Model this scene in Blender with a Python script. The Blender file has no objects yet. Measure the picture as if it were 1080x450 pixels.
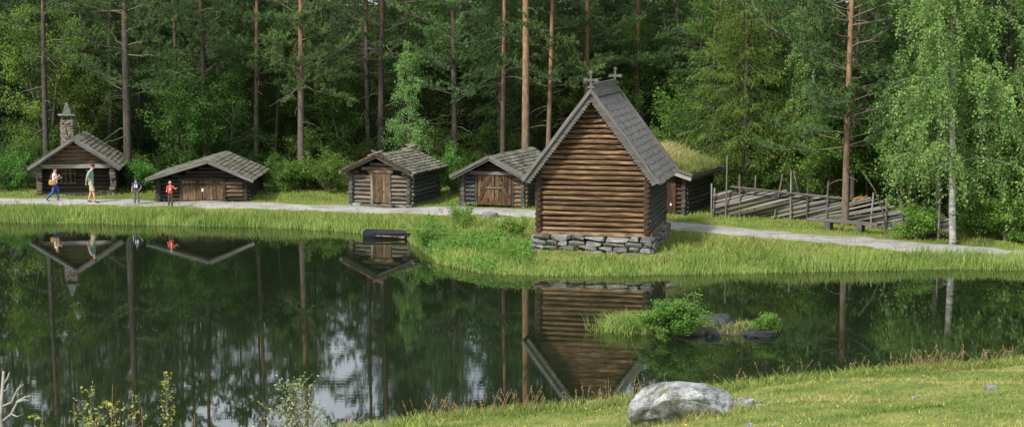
import bpy, bmesh, math, random
import numpy as np
from mathutils import Vector, Matrix, noise as mnoise

R = math.radians
sc = bpy.context.scene
COL = sc.collection

# ------------------------------------------------------------------ camera
CAM_H, FPX, IW, IH, HORIZON = 8.8, 1700.0, 1080.0, 450.0, 30.0
PITCH = math.atan((IH / 2 - HORIZON) / FPX)
cam_d = bpy.data.cameras.new('camera')
cam_d.sensor_width = 36.0
cam_d.lens = FPX / IW * 36.0
cam_d.clip_start, cam_d.clip_end = 0.1, 3000.0
cam = bpy.data.objects.new('camera', cam_d)
COL.objects.link(cam)
cam.location = (0, 0, CAM_H)
cam.rotation_euler = (R(90) - PITCH, 0, 0)
sc.camera = cam

# ------------------------------------------------------------------ world, sun, exposure
SUN_AZ, SUN_EL = R(222), R(44)          # compass: 0 = +Y, clockwise; the sun stands behind the camera's left shoulder
world = bpy.data.worlds.new('World'); sc.world = world
world.use_nodes = True
wn, wl = world.node_tree.nodes, world.node_tree.links
wn.clear()
wo = wn.new('ShaderNodeOutputWorld'); wb = wn.new('ShaderNodeBackground')
sky = wn.new('ShaderNodeTexSky'); sky.sky_type = 'NISHITA'; sky.sun_disc = False
sky.sun_elevation = SUN_EL; sky.sun_rotation = SUN_AZ
sky.air_density = 1.0; sky.dust_density = 2.0
# thin broken cloud cover: the sky's blue is mixed with white cloud by a noise field
tc = wn.new('ShaderNodeTexCoord'); cn = wn.new('ShaderNodeTexNoise')
cn.inputs['Scale'].default_value = 2.2; cn.inputs['Detail'].default_value = 6.0
cr = wn.new('ShaderNodeValToRGB')
cr.color_ramp.elements[0].position = 0.36; cr.color_ramp.elements[1].position = 0.60
cr.color_ramp.elements[0].color = (0.45, 0.45, 0.45, 1); cr.color_ramp.elements[1].color = (0.9, 0.9, 0.9, 1)
mx = wn.new('ShaderNodeMix'); mx.data_type = 'RGBA'
mx.inputs['B'].default_value = (8.5, 8.8, 9.2, 1)
wl.new(tc.outputs['Generated'], cn.inputs['Vector']); wl.new(cn.outputs['Fac'], cr.inputs['Fac'])
wl.new(cr.outputs['Color'], mx.inputs['Factor']); wl.new(sky.outputs['Color'], mx.inputs['A'])
wl.new(mx.outputs['Result'], wb.inputs['Color']); wl.new(wb.outputs['Background'], wo.inputs['Surface'])
wb.inputs['Strength'].default_value = 0.085

sun_d = bpy.data.lights.new('sun', 'SUN'); sun_d.energy = 3.2; sun_d.angle = R(6); sun_d.color = (1.0, 0.95, 0.86)
sun = bpy.data.objects.new('sun', sun_d); COL.objects.link(sun)
to_sun = Vector((math.sin(SUN_AZ) * math.cos(SUN_EL), math.cos(SUN_AZ) * math.cos(SUN_EL), math.sin(SUN_EL)))
sun.rotation_euler = to_sun.to_track_quat('Z', 'Y').to_euler()

vs = sc.view_settings
vs.view_transform = 'Standard'; vs.look = 'None'; vs.gamma = 1.0; vs.exposure = 0.95; vs.use_curve_mapping = False
sc.render.engine = 'CYCLES'
cy = sc.cycles
cy.max_bounces = 6; cy.diffuse_bounces = 3; cy.glossy_bounces = 3; cy.transmission_bounces = 4; cy.transparent_max_bounces = 4
cy.use_denoising = True
cy.sample_clamp_indirect = 6.0
try:
    cy.denoiser = 'OPENIMAGEDENOISE'; cy.denoising_input_passes = 'RGB_ALBEDO_NORMAL'
except Exception:
    pass

# ------------------------------------------------------------------ pixels to places
SP, CP = math.sin(PITCH), math.cos(PITCH)
def ray(u, v):
    a, b = (u - IW / 2) / FPX, (IH / 2 - v) / FPX
    return Vector((a, CP + b * SP, -SP + b * CP))
def at_z(u, v, z):
    d = ray(u, v); t = (z - CAM_H) / d.z
    return Vector((d.x * t, d.y * t, z))
def at_y(u, v, y):
    d = ray(u, v); t = y / d.y
    return Vector((d.x * t, y, CAM_H + d.z * t))

# ------------------------------------------------------------------ the lie of the land
def poly(pts):
    p = sorted([(at_z(u, v, 0.0).x, at_z(u, v, 0.0).y) for u, v in pts])
    return np.array([q[0] for q in p]), np.array([q[1] for q in p])
FX, FY = poly([(-420, 231), (-150, 233), (0, 234), (130, 236), (270, 239), (350, 242.5), (425, 249), (445, 263), (462, 277), (505, 287),
               (560, 290), (640, 290), (710, 289), (800, 287), (900, 285), (1000, 283), (1080, 284), (1250, 290), (1500, 300)])
NX, NY = poly([(-500, 700), (0, 560), (200, 500), (330, 462), (400, 453), (470, 442), (560, 435), (650, 427), (780, 409), (900, 396), (1000, 390),
               (1080, 383), (1300, 375), (1600, 370)])
def far_y(x): return np.interp(x, FX, FY)
def near_y(x): return np.interp(x, NX, NY)
def sst(t):
    t = np.clip(t, 0, 1); return t * t * (3 - 2 * t)
def wob(x, y, f, s=0.0):
    return (np.sin(x * f + 1.3 + s) * np.cos(y * f * 1.17 + 0.7 * s) + 0.6 * np.sin(x * f * 2.3 + y * f * 1.9 + 2.1 * s)
            + 0.35 * np.sin(x * f * 4.1 - y * f * 3.7 + s))
def hgt(x, y):
    x = np.asarray(x, float); y = np.asarray(y, float)
    fy, ny = far_y(x), near_y(x)
    t = y - fy
    far = 0.46 * (1 - np.exp(-np.maximum(t, 0) / 1.6)) + 0.02 * np.maximum(t - 9, 0) + 0.03 * wob(x, y, 0.9) * sst(t / 2)
    s = ny - y
    near = 7.2 * np.maximum(s, 0) / ny * 1.0 + 0.09 * wob(x, y, 0.55, 2.0) * sst(s / 3) + 0.045 * wob(x, y, 1.9, 1.0) * sst(s / 2)
    near = np.where(y < 0, 7.2 - 0.05 * np.minimum(-y, 60) + 0 * y, near)
    bed = -np.minimum(np.minimum(-t, -s) * 0.3, 1.2)
    z = np.where(t > 0, far, np.where(s > 0, near, bed))
    side = sst((np.abs(x) - 46) / 14.0)
    z = np.where((t <= 0) & (s <= 0), z * (1 - side) + 0.5 * side, z)
    return z
def hz(x, y): return float(hgt(x, y))
def on_ground(u, v):
    d = ray(u, v); t = 5.0
    prev = t
    while t < 400:
        p = Vector((0, 0, CAM_H)) + d * t
        if p.z <= max(hz(p.x, p.y), 0.0):
            lo, hi = prev, t
            for _ in range(20):
                m = (lo + hi) / 2; q = Vector((0, 0, CAM_H)) + d * m
                if q.z <= max(hz(q.x, q.y), 0.0): hi = m
                else: lo = m
            q = Vector((0, 0, CAM_H)) + d * hi
            return Vector((q.x, q.y, hz(q.x, q.y)))
        prev = t; t += 0.25
    return Vector((0, 90, 0.5))

# ------------------------------------------------------------------ mesh helpers
def mesh_np(name, V, F, mat=None, smooth=False, tint=None):
    me = bpy.data.meshes.new(name)
    V = np.ascontiguousarray(V, dtype=np.float32); F = np.ascontiguousarray(F, dtype=np.int32)
    nf, k = F.shape
    me.vertices.add(len(V)); me.vertices.foreach_set('co', V.ravel())
    me.loops.add(nf * k); me.loops.foreach_set('vertex_index', F.ravel())
    me.polygons.add(nf); me.polygons.foreach_set('loop_start', np.arange(0, nf * k, k, dtype=np.int32))
    if smooth: me.polygons.foreach_set('use_smooth', np.ones(nf, dtype=bool))
    me.update(calc_edges=True)
    if tint is not None:
        a = me.attributes.new('tint', 'FLOAT', 'FACE'); a.data.foreach_set('value', np.ascontiguousarray(tint, dtype=np.float32))
    if mat: me.materials.append(mat)
    return me
def mesh_py(name, V, F, mat=None, smooth=False):
    me = bpy.data.meshes.new(name); me.from_pydata([tuple(v) for v in V], [], F); me.update()
    if smooth: me.polygons.foreach_set('use_smooth', [True] * len(me.polygons))
    if mat: me.materials.append(mat)
    return me
def link(name, me, parent=None, loc=(0, 0, 0), rot=(0, 0, 0), scale=(1, 1, 1)):
    o = bpy.data.objects.new(name, me); COL.objects.link(o)
    o.location = loc; o.rotation_euler = rot; o.scale = scale
    if parent: o.parent = parent
    return o
def tag(o, label=None, cat=None, group=None, kind=None):
    if label: o['label'] = label
    if cat: o['category'] = cat
    if group: o['group'] = group
    if kind: o['kind'] = kind
    return o
def thing(name, label, cat, loc=(0, 0, 0), rz=0, group=None):
    o = bpy.data.objects.new(name, None); COL.objects.link(o); o.empty_display_size = 0.2
    o.location = loc; o.rotation_euler = (0, 0, rz)
    return tag(o, label, cat, group)
class MB:
    """collects boxes, prisms and tubes into one mesh"""
    def __init__(s): s.V = []; s.F = []
    def add(s, V, F):
        b = len(s.V); s.V += [tuple(v) for v in V]; s.F += [tuple(i + b for i in f) for f in F]; return s
    def box(s, x0, x1, y0, y1, z0, z1):
        return s.add([(x0,y0,z0),(x1,y0,z0),(x1,y1,z0),(x0,y1,z0),(x0,y0,z1),(x1,y0,z1),(x1,y1,z1),(x0,y1,z1)],
                     [(0,3,2,1),(4,5,6,7),(0,1,5,4),(1,2,6,5),(2,3,7,6),(3,0,4,7)])
    def beam(s, p0, p1, w, h, up=(0, 0, 1)):
        p0, p1 = Vector(p0), Vector(p1); d = (p1 - p0).normalized(); u = Vector(up)
        sd = d.cross(u).normalized() * (w / 2); n = sd.cross(d).normalized() * (h / 2)
        V = [p + a * sd + b * n for p in (p0, p1) for a, b in ((-1, -1), (1, -1), (1, 1), (-1, 1))]
        return s.add(V, [(0,1,2,3),(7,6,5,4),(0,4,5,1),(1,5,6,2),(2,6,7,3),(3,7,4,0)])
    def prism(s, poly2, p0, ax, ay, az, th):
        """polygon (2d) in the plane p0 + a*ax + b*ay, thickened along az"""
        p0, ax, ay, az = Vector(p0), Vector(ax), Vector(ay), Vector(az); n = len(poly2)
        A = [p0 + ax * a + ay * b for a, b in poly2]; B = [q + az * th for q in A]
        return s.add(A + B, [tuple(range(n - 1, -1, -1)), tuple(range(n, 2 * n))] + [(i, (i + 1) % n, n + (i + 1) % n, n + i) for i in range(n)])
    def tube(s, pts, rad, k=8, cap=True):
        V, F = tube_np(np.array([[tuple(p) for p in pts]], float), np.array([rad], float), k)
        b = len(s.V); s.add(V, [tuple(int(i) for i in f) for f in F])
        if cap:
            n = len(pts)
            s.F.append(tuple(b + i for i in range(k - 1, -1, -1))); s.F.append(tuple(b + (n - 1) * k + i for i in range(k)))
        return s
    def build(s, name, mat, parent=None, smooth=False, **kw):
        me = mesh_py(name, s.V, s.F, mat, smooth)
        bm = bmesh.new(); bm.from_mesh(me); bmesh.ops.recalc_face_normals(bm, faces=bm.faces); bm.to_mesh(me); bm.free()
        return link(name, me, parent, **kw)
def tube_np(P, Rr, k):
    """batch of tubes: P (B,n,3), Rr (B,n)"""
    P = np.asarray(P, float); B, n, _ = P.shape
    T = np.gradient(P, axis=1); T /= np.linalg.norm(T, axis=2, keepdims=True) + 1e-9
    ref = np.where(np.abs(T[:, :1, 2:3]) > 0.9, np.array([[[1.0, 0, 0]]]), np.array([[[0, 0, 1.0]]]))
    ref = np.broadcast_to(ref, T.shape)
    S = np.cross(T, ref); S /= np.linalg.norm(S, axis=2, keepdims=True) + 1e-9
    N = np.cross(S, T)
    a = np.arange(k) * 2 * math.pi / k
    V = P[:, :, None, :] + Rr[:, :, None, None] * (np.cos(a)[None, None, :, None] * S[:, :, None, :] + np.sin(a)[None, None, :, None] * N[:, :, None, :])
    idx = np.arange(B * n * k).reshape(B, n, k)
    a0 = idx[:, :-1, :]; a1 = np.roll(idx, -1, axis=2)[:, :-1, :]; b0 = idx[:, 1:, :]; b1 = np.roll(idx, -1, axis=2)[:, 1:, :]
    F = np.stack([a0, a1, b1, b0], axis=-1).reshape(-1, 4)
    return V.reshape(-1, 3), F
def unit(A): return A / (np.linalg.norm(A, axis=-1, keepdims=True) + 1e-9)

# ------------------------------------------------------------------ materials
def newmat(name):
    m = bpy.data.materials.new(name); m.use_nodes = True
    nt = m.node_tree; nt.nodes.clear()
    out = nt.nodes.new('ShaderNodeOutputMaterial')
    return m, nt, out
def nd(nt, typ, **kw):
    n = nt.nodes.new(typ)
    for k, v in kw.items():
        if k in n.inputs: n.inputs[k].default_value = v
        else: setattr(n, k, v)
    return n
def ramp(nt, fac, stops):
    r = nt.nodes.new('ShaderNodeValToRGB'); e = r.color_ramp.elements
    while len(e) < len(stops): e.new(0.5)
    for i, (p, c) in enumerate(stops):
        e[i].position = p; e[i].color = (*c, 1) if len(c) == 3 else c
    nt.links.new(fac, r.inputs['Fac']); return r
def mixc(nt, fac, a, b, mode='MIX'):
    m = nt.nodes.new('ShaderNodeMix'); m.data_type = 'RGBA'; m.blend_type = mode
    for sock, val in (('Factor', fac), ('A', a), ('B', b)):
        if hasattr(val, 'is_linked') or isinstance(val, bpy.types.NodeSocket): nt.links.new(val, m.inputs[sock])
        elif sock == 'Factor': m.inputs[sock].default_value = val
        else: m.inputs[sock].default_value = (*val, 1)
    return m.outputs['Result']
def math_n(nt, op, a, b=None):
    m = nt.nodes.new('ShaderNodeMath'); m.operation = op
    for i, val in enumerate((a, b)):
        if val is None: continue
        if isinstance(val, bpy.types.NodeSocket): nt.links.new(val, m.inputs[i])
        else: m.inputs[i].default_value = val
    return m.outputs[0]
def principled(nt, out, col, rough=0.8, bump=None, bstr=0.3, bdist=0.02, spec=0.3):
    p = nt.nodes.new('ShaderNodeBsdfPrincipled'); p.inputs['Roughness'].default_value = rough
    p.inputs['Specular IOR Level'].default_value = spec
    if isinstance(col, bpy.types.NodeSocket): nt.links.new(col, p.inputs['Base Color'])
    else: p.inputs['Base Color'].default_value = (*col, 1)
    if bump is not None:
        b = nt.nodes.new('ShaderNodeBump'); b.inputs['Strength'].default_value = bstr; b.inputs['Distance'].default_value = bdist
        nt.links.new(bump, b.inputs['Height']); nt.links.new(b.outputs['Normal'], p.inputs['Normal'])
    nt.links.new(p.outputs['BSDF'], out.inputs['Surface']); return p
def wood(name, stops, grain=(1.5, 16, 16), var=0.55, rough=0.85, coord='Object', bstr=0.5, bleach=.75, moss=None):
    """weathered wood: grain along local x, each piece a little lighter or darker"""
    m, nt, out = newmat(name)
    tcn = nd(nt, 'ShaderNodeTexCoord'); mp = nd(nt, 'ShaderNodeMapping'); mp.inputs['Scale'].default_value = grain
    oi = nd(nt, 'ShaderNodeObjectInfo')
    nt.links.new(tcn.outputs[coord], mp.inputs['Vector'])
    n = nd(nt, 'ShaderNodeTexNoise', noise_dimensions='4D', Scale=1.0, Detail=5.0, Roughness=0.65)
    nt.links.new(mp.outputs['Vector'], n.inputs['Vector'])
    nt.links.new(math_n(nt, 'MULTIPLY', oi.outputs['Random'], 57.0), n.inputs['W'])
    r = ramp(nt, n.outputs['Fac'], stops)
    mr = nd(nt, 'ShaderNodeMapRange'); mr.inputs['To Min'].default_value = 1 - var; mr.inputs['To Max'].default_value = 1 + var * 0.6
    nt.links.new(oi.outputs['Random'], mr.inputs['Value'])
    # patches bleached towards grey, and thin dark checks along the grain
    n2 = nd(nt, 'ShaderNodeTexNoise', noise_dimensions='4D', Scale=0.55, Detail=3.0, Roughness=0.6); nt.links.new(mp.outputs['Vector'], n2.inputs['Vector'])
    nt.links.new(math_n(nt, 'MULTIPLY', oi.outputs['Random'], 91.0), n2.inputs['W'])
    pf = ramp(nt, n2.outputs['Fac'], [(0.42, (0, 0, 0)), (0.66, (bleach, bleach, bleach))])
    bw = nd(nt, 'ShaderNodeRGBToBW'); nt.links.new(r.outputs['Color'], bw.inputs['Color'])
    cg = nd(nt, 'ShaderNodeCombineColor')
    for k_, f_ in zip(('Red', 'Green', 'Blue'), (1.02, 1.0, .95)): nt.links.new(math_n(nt, 'MULTIPLY', bw.outputs[0], f_), cg.inputs[k_])
    wc = mixc(nt, pf.outputs['Color'], r.outputs['Color'], moss if moss else cg.outputs['Color'])
    mp3 = nd(nt, 'ShaderNodeMapping'); mp3.inputs['Scale'].default_value = (grain[0] * .6, grain[1] * 3.2, grain[2] * 3.2); nt.links.new(tcn.outputs[coord], mp3.inputs['Vector'])
    n3 = nd(nt, 'ShaderNodeTexNoise', noise_dimensions='4D', Scale=1.0, Detail=2.0); nt.links.new(mp3.outputs['Vector'], n3.inputs['Vector'])
    nt.links.new(math_n(nt, 'MULTIPLY', oi.outputs['Random'], 33.0), n3.inputs['W'])
    ck = ramp(nt, n3.outputs['Fac'], [(0.33, (.25, .25, .25)), (0.42, (1, 1, 1))])
    wc = mixc(nt, 1.0, wc, ck.outputs['Color'], 'MULTIPLY')
    hsv = nd(nt, 'ShaderNodeHueSaturation')
    nt.links.new(wc, hsv.inputs['Color']); nt.links.new(mr.outputs['Result'], hsv.inputs['Value'])
    principled(nt, out, hsv.outputs['Color'], rough, n.outputs['Fac'], bstr, 0.03, 0.2)
    return m
def leafmat(name, c0, c1, trans=0.35, var=0.25, hue=0.02):
    m, nt, out = newmat(name)
    at = nd(nt, 'ShaderNodeAttribute', attribute_name='tint'); oi = nd(nt, 'ShaderNodeObjectInfo')
    c = mixc(nt, at.outputs['Fac'], c0, c1)
    mr = nd(nt, 'ShaderNodeMapRange'); mr.inputs['To Min'].default_value = 1 - var; mr.inputs['To Max'].default_value = 1 + var
    nt.links.new(oi.outputs['Random'], mr.inputs['Value'])
    mh = nd(nt, 'ShaderNodeMapRange'); mh.inputs['To Min'].default_value = 0.5 - hue; mh.inputs['To Max'].default_value = 0.5 + hue
    nt.links.new(math_n(nt, 'FRACT', math_n(nt, 'MULTIPLY', oi.outputs['Random'], 7.31)), mh.inputs['Value'])
    hsv = nd(nt, 'ShaderNodeHueSaturation'); nt.links.new(c, hsv.inputs['Color'])
    nt.links.new(mr.outputs['Result'], hsv.inputs['Value']); nt.links.new(mh.outputs['Result'], hsv.inputs['Hue'])
    d = nd(nt, 'ShaderNodeBsdfDiffuse'); t = nd(nt, 'ShaderNodeBsdfTranslucent'); ms = nd(nt, 'ShaderNodeMixShader')
    ms.inputs['Fac'].default_value = trans
    nt.links.new(hsv.outputs['Color'], d.inputs['Color']); nt.links.new(hsv.outputs['Color'], t.inputs['Color'])
    nt.links.new(d.outputs[0], ms.inputs[1]); nt.links.new(t.outputs[0], ms.inputs[2]); nt.links.new(ms.outputs[0], out.inputs['Surface'])
    return m
def plain(name, col, rough=0.8, nscale=None, var=0.3, bstr=0.2, spec=0.3):
    m, nt, out = newmat(name)
    if nscale:
        tcn = nd(nt, 'ShaderNodeTexCoord'); n = nd(nt, 'ShaderNodeTexNoise', Scale=nscale, Detail=6.0, Roughness=0.65)
        nt.links.new(tcn.outputs['Object'], n.inputs['Vector'])
        r = ramp(nt, n.outputs['Fac'], [(0.3, tuple(c * (1 - var) for c in col)), (0.7, tuple(c * (1 + var) for c in col))])
        principled(nt, out, r.outputs['Color'], rough, n.outputs['Fac'], bstr, 0.03, spec)
    else: principled(nt, out, col, rough, spec=spec)
    return m
def bark(name, low, high, z0, z1, nscale=6.0):
    """bark: plated and grey low down, thin and orange higher up the stem (the species' own colour change)"""
    m, nt, out = newmat(name)
    tcn = nd(nt, 'ShaderNodeTexCoord'); mp = nd(nt, 'ShaderNodeMapping'); mp.inputs['Scale'].default_value = (nscale, nscale, nscale * 0.3)
    nt.links.new(tcn.outputs['Object'], mp.inputs['Vector'])
    n = nd(nt, 'ShaderNodeTexNoise', Scale=1.5, Detail=6.0, Roughness=0.7); nt.links.new(mp.outputs['Vector'], n.inputs['Vector'])
    sx = nd(nt, 'ShaderNodeSeparateXYZ'); nt.links.new(tcn.outputs['Object'], sx.inputs['Vector'])
    mr = nd(nt, 'ShaderNodeMapRange'); mr.inputs['From Min'].default_value = z0; mr.inputs['From Max'].default_value = z1
    nt.links.new(math_n(nt, 'ADD', sx.outputs['Z'], math_n(nt, 'MULTIPLY', n.outputs['Fac'], 3.0)), mr.inputs['Value'])
    c = mixc(nt, mr.outputs['Result'], low, high)
    r = ramp(nt, n.outputs['Fac'], [(0.3, (0.45, 0.45, 0.45)), (0.7, (1.35, 1.3, 1.25))])
    principled(nt, out, mixc(nt, 1.0, c, r.outputs['Color'], 'MULTIPLY'), 0.9, n.outputs['Fac'], 0.8, 0.05, 0.15)
    return m

# ------------------------------------------------------------------ the ground, the pond and the path
def ground_mat():
    m, nt, out = newmat('ground_soil_and_turf')
    tcn = nd(nt, 'ShaderNodeTexCoord')
    n1 = nd(nt, 'ShaderNodeTexNoise', Scale=0.55, Detail=5.0, Roughness=0.6); n2 = nd(nt, 'ShaderNodeTexNoise', Scale=9.0, Detail=6.0, Roughness=0.7)
    nt.links.new(tcn.outputs['Object'], n1.inputs['Vector']); nt.links.new(tcn.outputs['Object'], n2.inputs['Vector'])
    turf = ramp(nt, n1.outputs['Fac'], [(0.35, (0.085, 0.13, 0.028)), (0.55, (0.15, 0.185, 0.045)), (0.72, (0.23, 0.21, 0.085))])
    fine = ramp(nt, n2.outputs['Fac'], [(0.25, (0.5, 0.5, 0.5)), (0.75, (1.35, 1.35, 1.3))])
    turf2 = mixc(nt, 1.0, turf.outputs['Color'], fine.outputs['Color'], 'MULTIPLY')
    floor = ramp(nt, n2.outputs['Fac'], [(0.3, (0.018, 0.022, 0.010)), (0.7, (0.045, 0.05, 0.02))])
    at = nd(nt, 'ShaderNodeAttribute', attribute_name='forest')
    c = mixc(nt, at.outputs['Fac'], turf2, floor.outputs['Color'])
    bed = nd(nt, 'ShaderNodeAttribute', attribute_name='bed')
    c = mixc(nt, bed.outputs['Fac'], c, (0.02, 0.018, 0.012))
    principled(nt, out, c, 0.95, n2.outputs['Fac'], 0.5, 0.05, 0.1)
    return m
def axis(a, b, fine0, fine1, step, coarse):
    L = list(np.arange(fine0, fine1 + 1e-6, step)); v = fine0; s = coarse
    while v > a: v -= s; s *= 1.5; L.insert(0, max(v, a))
    v = fine1; s = coarse
    while v < b: v += s; s *= 1.5; L.append(min(v, b))
    return np.array(L)
gx = axis(-900, 900, -48, 48, 0.6, 2.0); gy = axis(-300, 1600, 14, 96, 0.45, 2.0)
GX, GY = np.meshgrid(gx, gy, indexing='xy')
GZ = hgt(GX, GY)
nx, ny = len(gx), len(gy)
gi = np.arange(nx * ny).reshape(ny, nx)
GF = np.stack([gi[:-1, :-1], gi[:-1, 1:], gi[1:, 1:], gi[1:, :-1]], -1).reshape(-1, 4)
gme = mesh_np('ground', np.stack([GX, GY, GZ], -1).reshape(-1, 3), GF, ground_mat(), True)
PATH_PX = [(-420, 205), (-200, 208), (0, 211.5), (130, 212.5), (270, 216), (350, 219), (480, 223.5), (560, 227.5), (640, 233), (715, 239), (790, 245), (865, 251),
           (950, 257.5), (1080, 266), (1200, 273), (1400, 284)]
PATH = [at_z(u, v, 0.46) for u, v in PATH_PX]
PXs, PYs = np.array([p.x for p in PATH]), np.array([p.y for p in PATH])
def path_y(x): return np.interp(x, PXs, PYs)
# the edge of the wood: where turf gives way to the forest floor
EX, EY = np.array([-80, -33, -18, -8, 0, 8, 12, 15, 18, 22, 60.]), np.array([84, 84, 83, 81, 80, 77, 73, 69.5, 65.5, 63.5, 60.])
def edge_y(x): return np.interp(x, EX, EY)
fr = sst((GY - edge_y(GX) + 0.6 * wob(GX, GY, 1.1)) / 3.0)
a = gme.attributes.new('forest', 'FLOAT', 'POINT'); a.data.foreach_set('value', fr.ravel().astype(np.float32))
a = gme.attributes.new('bed', 'FLOAT', 'POINT'); a.data.foreach_set('value', sst(-GZ * 6 + 0.2).ravel().astype(np.float32))
tag(link('ground', gme), kind='structure')

def water_mat():
    m, nt, out = newmat('pond_water')
    tcn = nd(nt, 'ShaderNodeTexCoord'); mp = nd(nt, 'ShaderNodeMapping'); mp.inputs['Scale'].default_value = (0.9, 3.4, 1)
    nt.links.new(tcn.outputs['Object'], mp.inputs['Vector'])
    n = nd(nt, 'ShaderNodeTexNoise', Scale=1.7, Detail=3.0, Roughness=0.5); nt.links.new(mp.outputs['Vector'], n.inputs['Vector'])
    # breeze patches: some of the pond lies calm, some is ruffled
    n2 = nd(nt, 'ShaderNodeTexNoise', Scale=0.09, Detail=2.0); nt.links.new(tcn.outputs['Object'], n2.inputs['Vector'])
    r = ramp(nt, n2.outputs['Fac'], [(0.4, (0.25, 0.25, 0.25)), (0.62, (1, 1, 1))])
    h = math_n(nt, 'MULTIPLY', n.outputs['Fac'], r.outputs['Color'])
    p = principled(nt, out, (0.008, 0.013, 0.006), 0.012, h, 0.016, 0.05, 0.5)
    p.inputs['IOR'].default_value = 2.1
    return m
tag(link('pond', mesh_py('pond', [(-62, 8, 0), (62, 8, 0), (62, 92, 0), (-62, 92, 0)], [(0, 1, 2, 3)], water_mat())), kind='structure')

def gravel_mat():
    m, nt, out = newmat('path_gravel')
    tcn = nd(nt, 'ShaderNodeTexCoord')
    n = nd(nt, 'ShaderNodeTexNoise', Scale=14.0, Detail=8.0, Roughness=0.75); n2 = nd(nt, 'ShaderNodeTexNoise', Scale=0.9, Detail=7.0, Roughness=.7)
    nt.links.new(tcn.outputs['Object'], n.inputs['Vector']); nt.links.new(tcn.outputs['Object'], n2.inputs['Vector'])
    c = ramp(nt, n.outputs['Fac'], [(0.25, (0.18, 0.177, 0.17)), (0.75, (0.38, 0.375, 0.36))])
    c2 = ramp(nt, n2.outputs['Fac'], [(0.35, (0.62, 0.6, 0.55)), (0.5, (0.95, 0.95, 0.93)), (0.68, (1.12, 1.12, 1.12))])
    principled(nt, out, mixc(nt, 1.0, c.outputs['Color'], c2.outputs['Color'], 'MULTIPLY'), 0.95, n.outputs['Fac'], 0.6, 0.03, 0.15)
    return m
V, F = [], []
xs = np.arange(-60, 46, 0.5); cys = np.interp(xs, PXs, PYs)
cys = np.convolve(np.pad(cys, 6, mode='edge'), np.ones(13) / 13, 'valid')
dyx = np.gradient(cys, xs)
PATH_W = 1.42
for i, (x, yc) in enumerate(zip(xs, cys)):
    nrm = np.array([-dyx[i], 1.0]); nrm /= np.linalg.norm(nrm)
    for k, t in enumerate(np.linspace(-1, 1, 7)):
        w = PATH_W + 0.16 * math.sin(x * 1.7 + (3 if t > 0 else 0)) + 0.12 * math.sin(x * 4.3 + t)
        px, py = x + nrm[0] * t * w, yc + nrm[1] * t * w
        V.append((px, py, hz(px, py) + 0.045 - 0.085 * abs(t) ** 3))
    if i:
        b = i * 7
        for k in range(6): F.append((b - 7 + k, b - 7 + k + 1, b + k + 1, b + k))
F = [tuple(reversed(f)) for f in F]
pth = link('path', mesh_py('path', V, F, gravel_mat(), True)); tag(pth, kind='structure')
def path_dist(x, y):
    yc = np.interp(x, xs, cys); sl = np.interp(x, xs, dyx)
    return np.abs(y - yc) / np.sqrt(1 + sl * sl)

# ------------------------------------------------------------------ woods
M = {}
M['tar_log'] = wood('tarred_brown_log', [(0.32, (0.03, 0.017, 0.010)), (0.5, (0.125, 0.072, 0.036)), (0.68, (0.40, 0.255, 0.118))], (5.0, 3.0, 3.0), 0.5, bleach=.22)
M['tar_dark'] = wood('dark_tarred_log', [(0.3, (0.025, 0.014, 0.009)), (0.7, (0.09, 0.05, 0.026))], (2.2, 5, 5), 0.4)
M['grey_log'] = wood('grey_weathered_log', [(0.30, (0.045, 0.034, 0.024)), (0.5, (0.14, 0.112, 0.083)), (0.70, (0.27, 0.225, 0.175))], (2.2, 5, 5), 0.4)
M['brown_grey_log'] = wood('brown_grey_log', [(0.30, (0.05, 0.031, 0.017)), (0.5, (0.16, 0.107, 0.06)), (0.70, (0.31, 0.215, 0.125))], (2.2, 5, 5), 0.4, bleach=.4)
M['slate_log'] = wood('blue_grey_log', [(0.3, (0.03, 0.032, 0.031)), (0.7, (0.115, 0.116, 0.11))], (2.2, 5, 5), 0.35)  # darker, bluer wood, mostly for side walls
M['black_log'] = wood('blackened_log', [(0.3, (0.018, 0.015, 0.012)), (0.7, (0.085, 0.071, 0.057))], (2.2, 5, 5), 0.4)
M['end_grain'] = wood('dark_log_end', [(0.3, (0.06, 0.04, 0.025)), (0.7, (0.2, 0.14, 0.09))], (6, 6, 6), 0.4)
M['grey_board'] = wood('silver_grey_board', [(0.3, (0.065, 0.063, 0.06)), (0.55, (0.145, 0.141, 0.136)), (0.75, (0.25, 0.243, 0.235))], (1.2, 18, 18), 0.3)
M['pale_board'] = wood('pale_worn_board', [(0.3, (0.17, 0.158, 0.14)), (0.7, (0.38, 0.36, 0.33))], (1.2, 18, 18), 0.3)
M['dark_board'] = wood('dark_grey_board', [(0.3, (0.06, 0.055, 0.05)), (0.7, (0.19, 0.18, 0.165))], (1.2, 18, 18), 0.3)
M['ochre_plank'] = wood('ochre_plank', [(0.32, (0.05, 0.029, 0.014)), (0.5, (0.155, 0.10, 0.05)), (0.68, (0.29, 0.195, 0.10))], (14, 14, 1.6), 0.5, bleach=.3)
M['brown_plank'] = wood('brown_plank', [(0.32, (0.025, 0.014, 0.008)), (0.5, (0.085, 0.049, 0.024)), (0.68, (0.19, 0.115, 0.055))], (14, 14, 1.6), 0.5, bleach=.25)
M['red_plank'] = wood('red_brown_plank', [(0.28, (0.03, 0.012, 0.008)), (0.7, (0.10, 0.04, 0.023))], (10, 10, 1.2), 0.3)
M['slate_shingle'] = wood('grey_violet_shingle', [(0.28, (0.12, 0.112, 0.117)), (0.5, (0.185, 0.172, 0.18)), (0.72, (0.27, 0.25, 0.256))], (5, 1.2, 5), 0.16, 0.42, bstr=.08)
M['old_shingle'] = wood('old_lichened_shingle', [(0.28, (0.055, 0.054, 0.043)), (0.5, (0.15, 0.147, 0.122)), (0.72, (0.28, 0.276, 0.235))], (5, 1.2, 5), 0.5, bleach=.7, moss=(.075, .082, .03))
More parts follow.
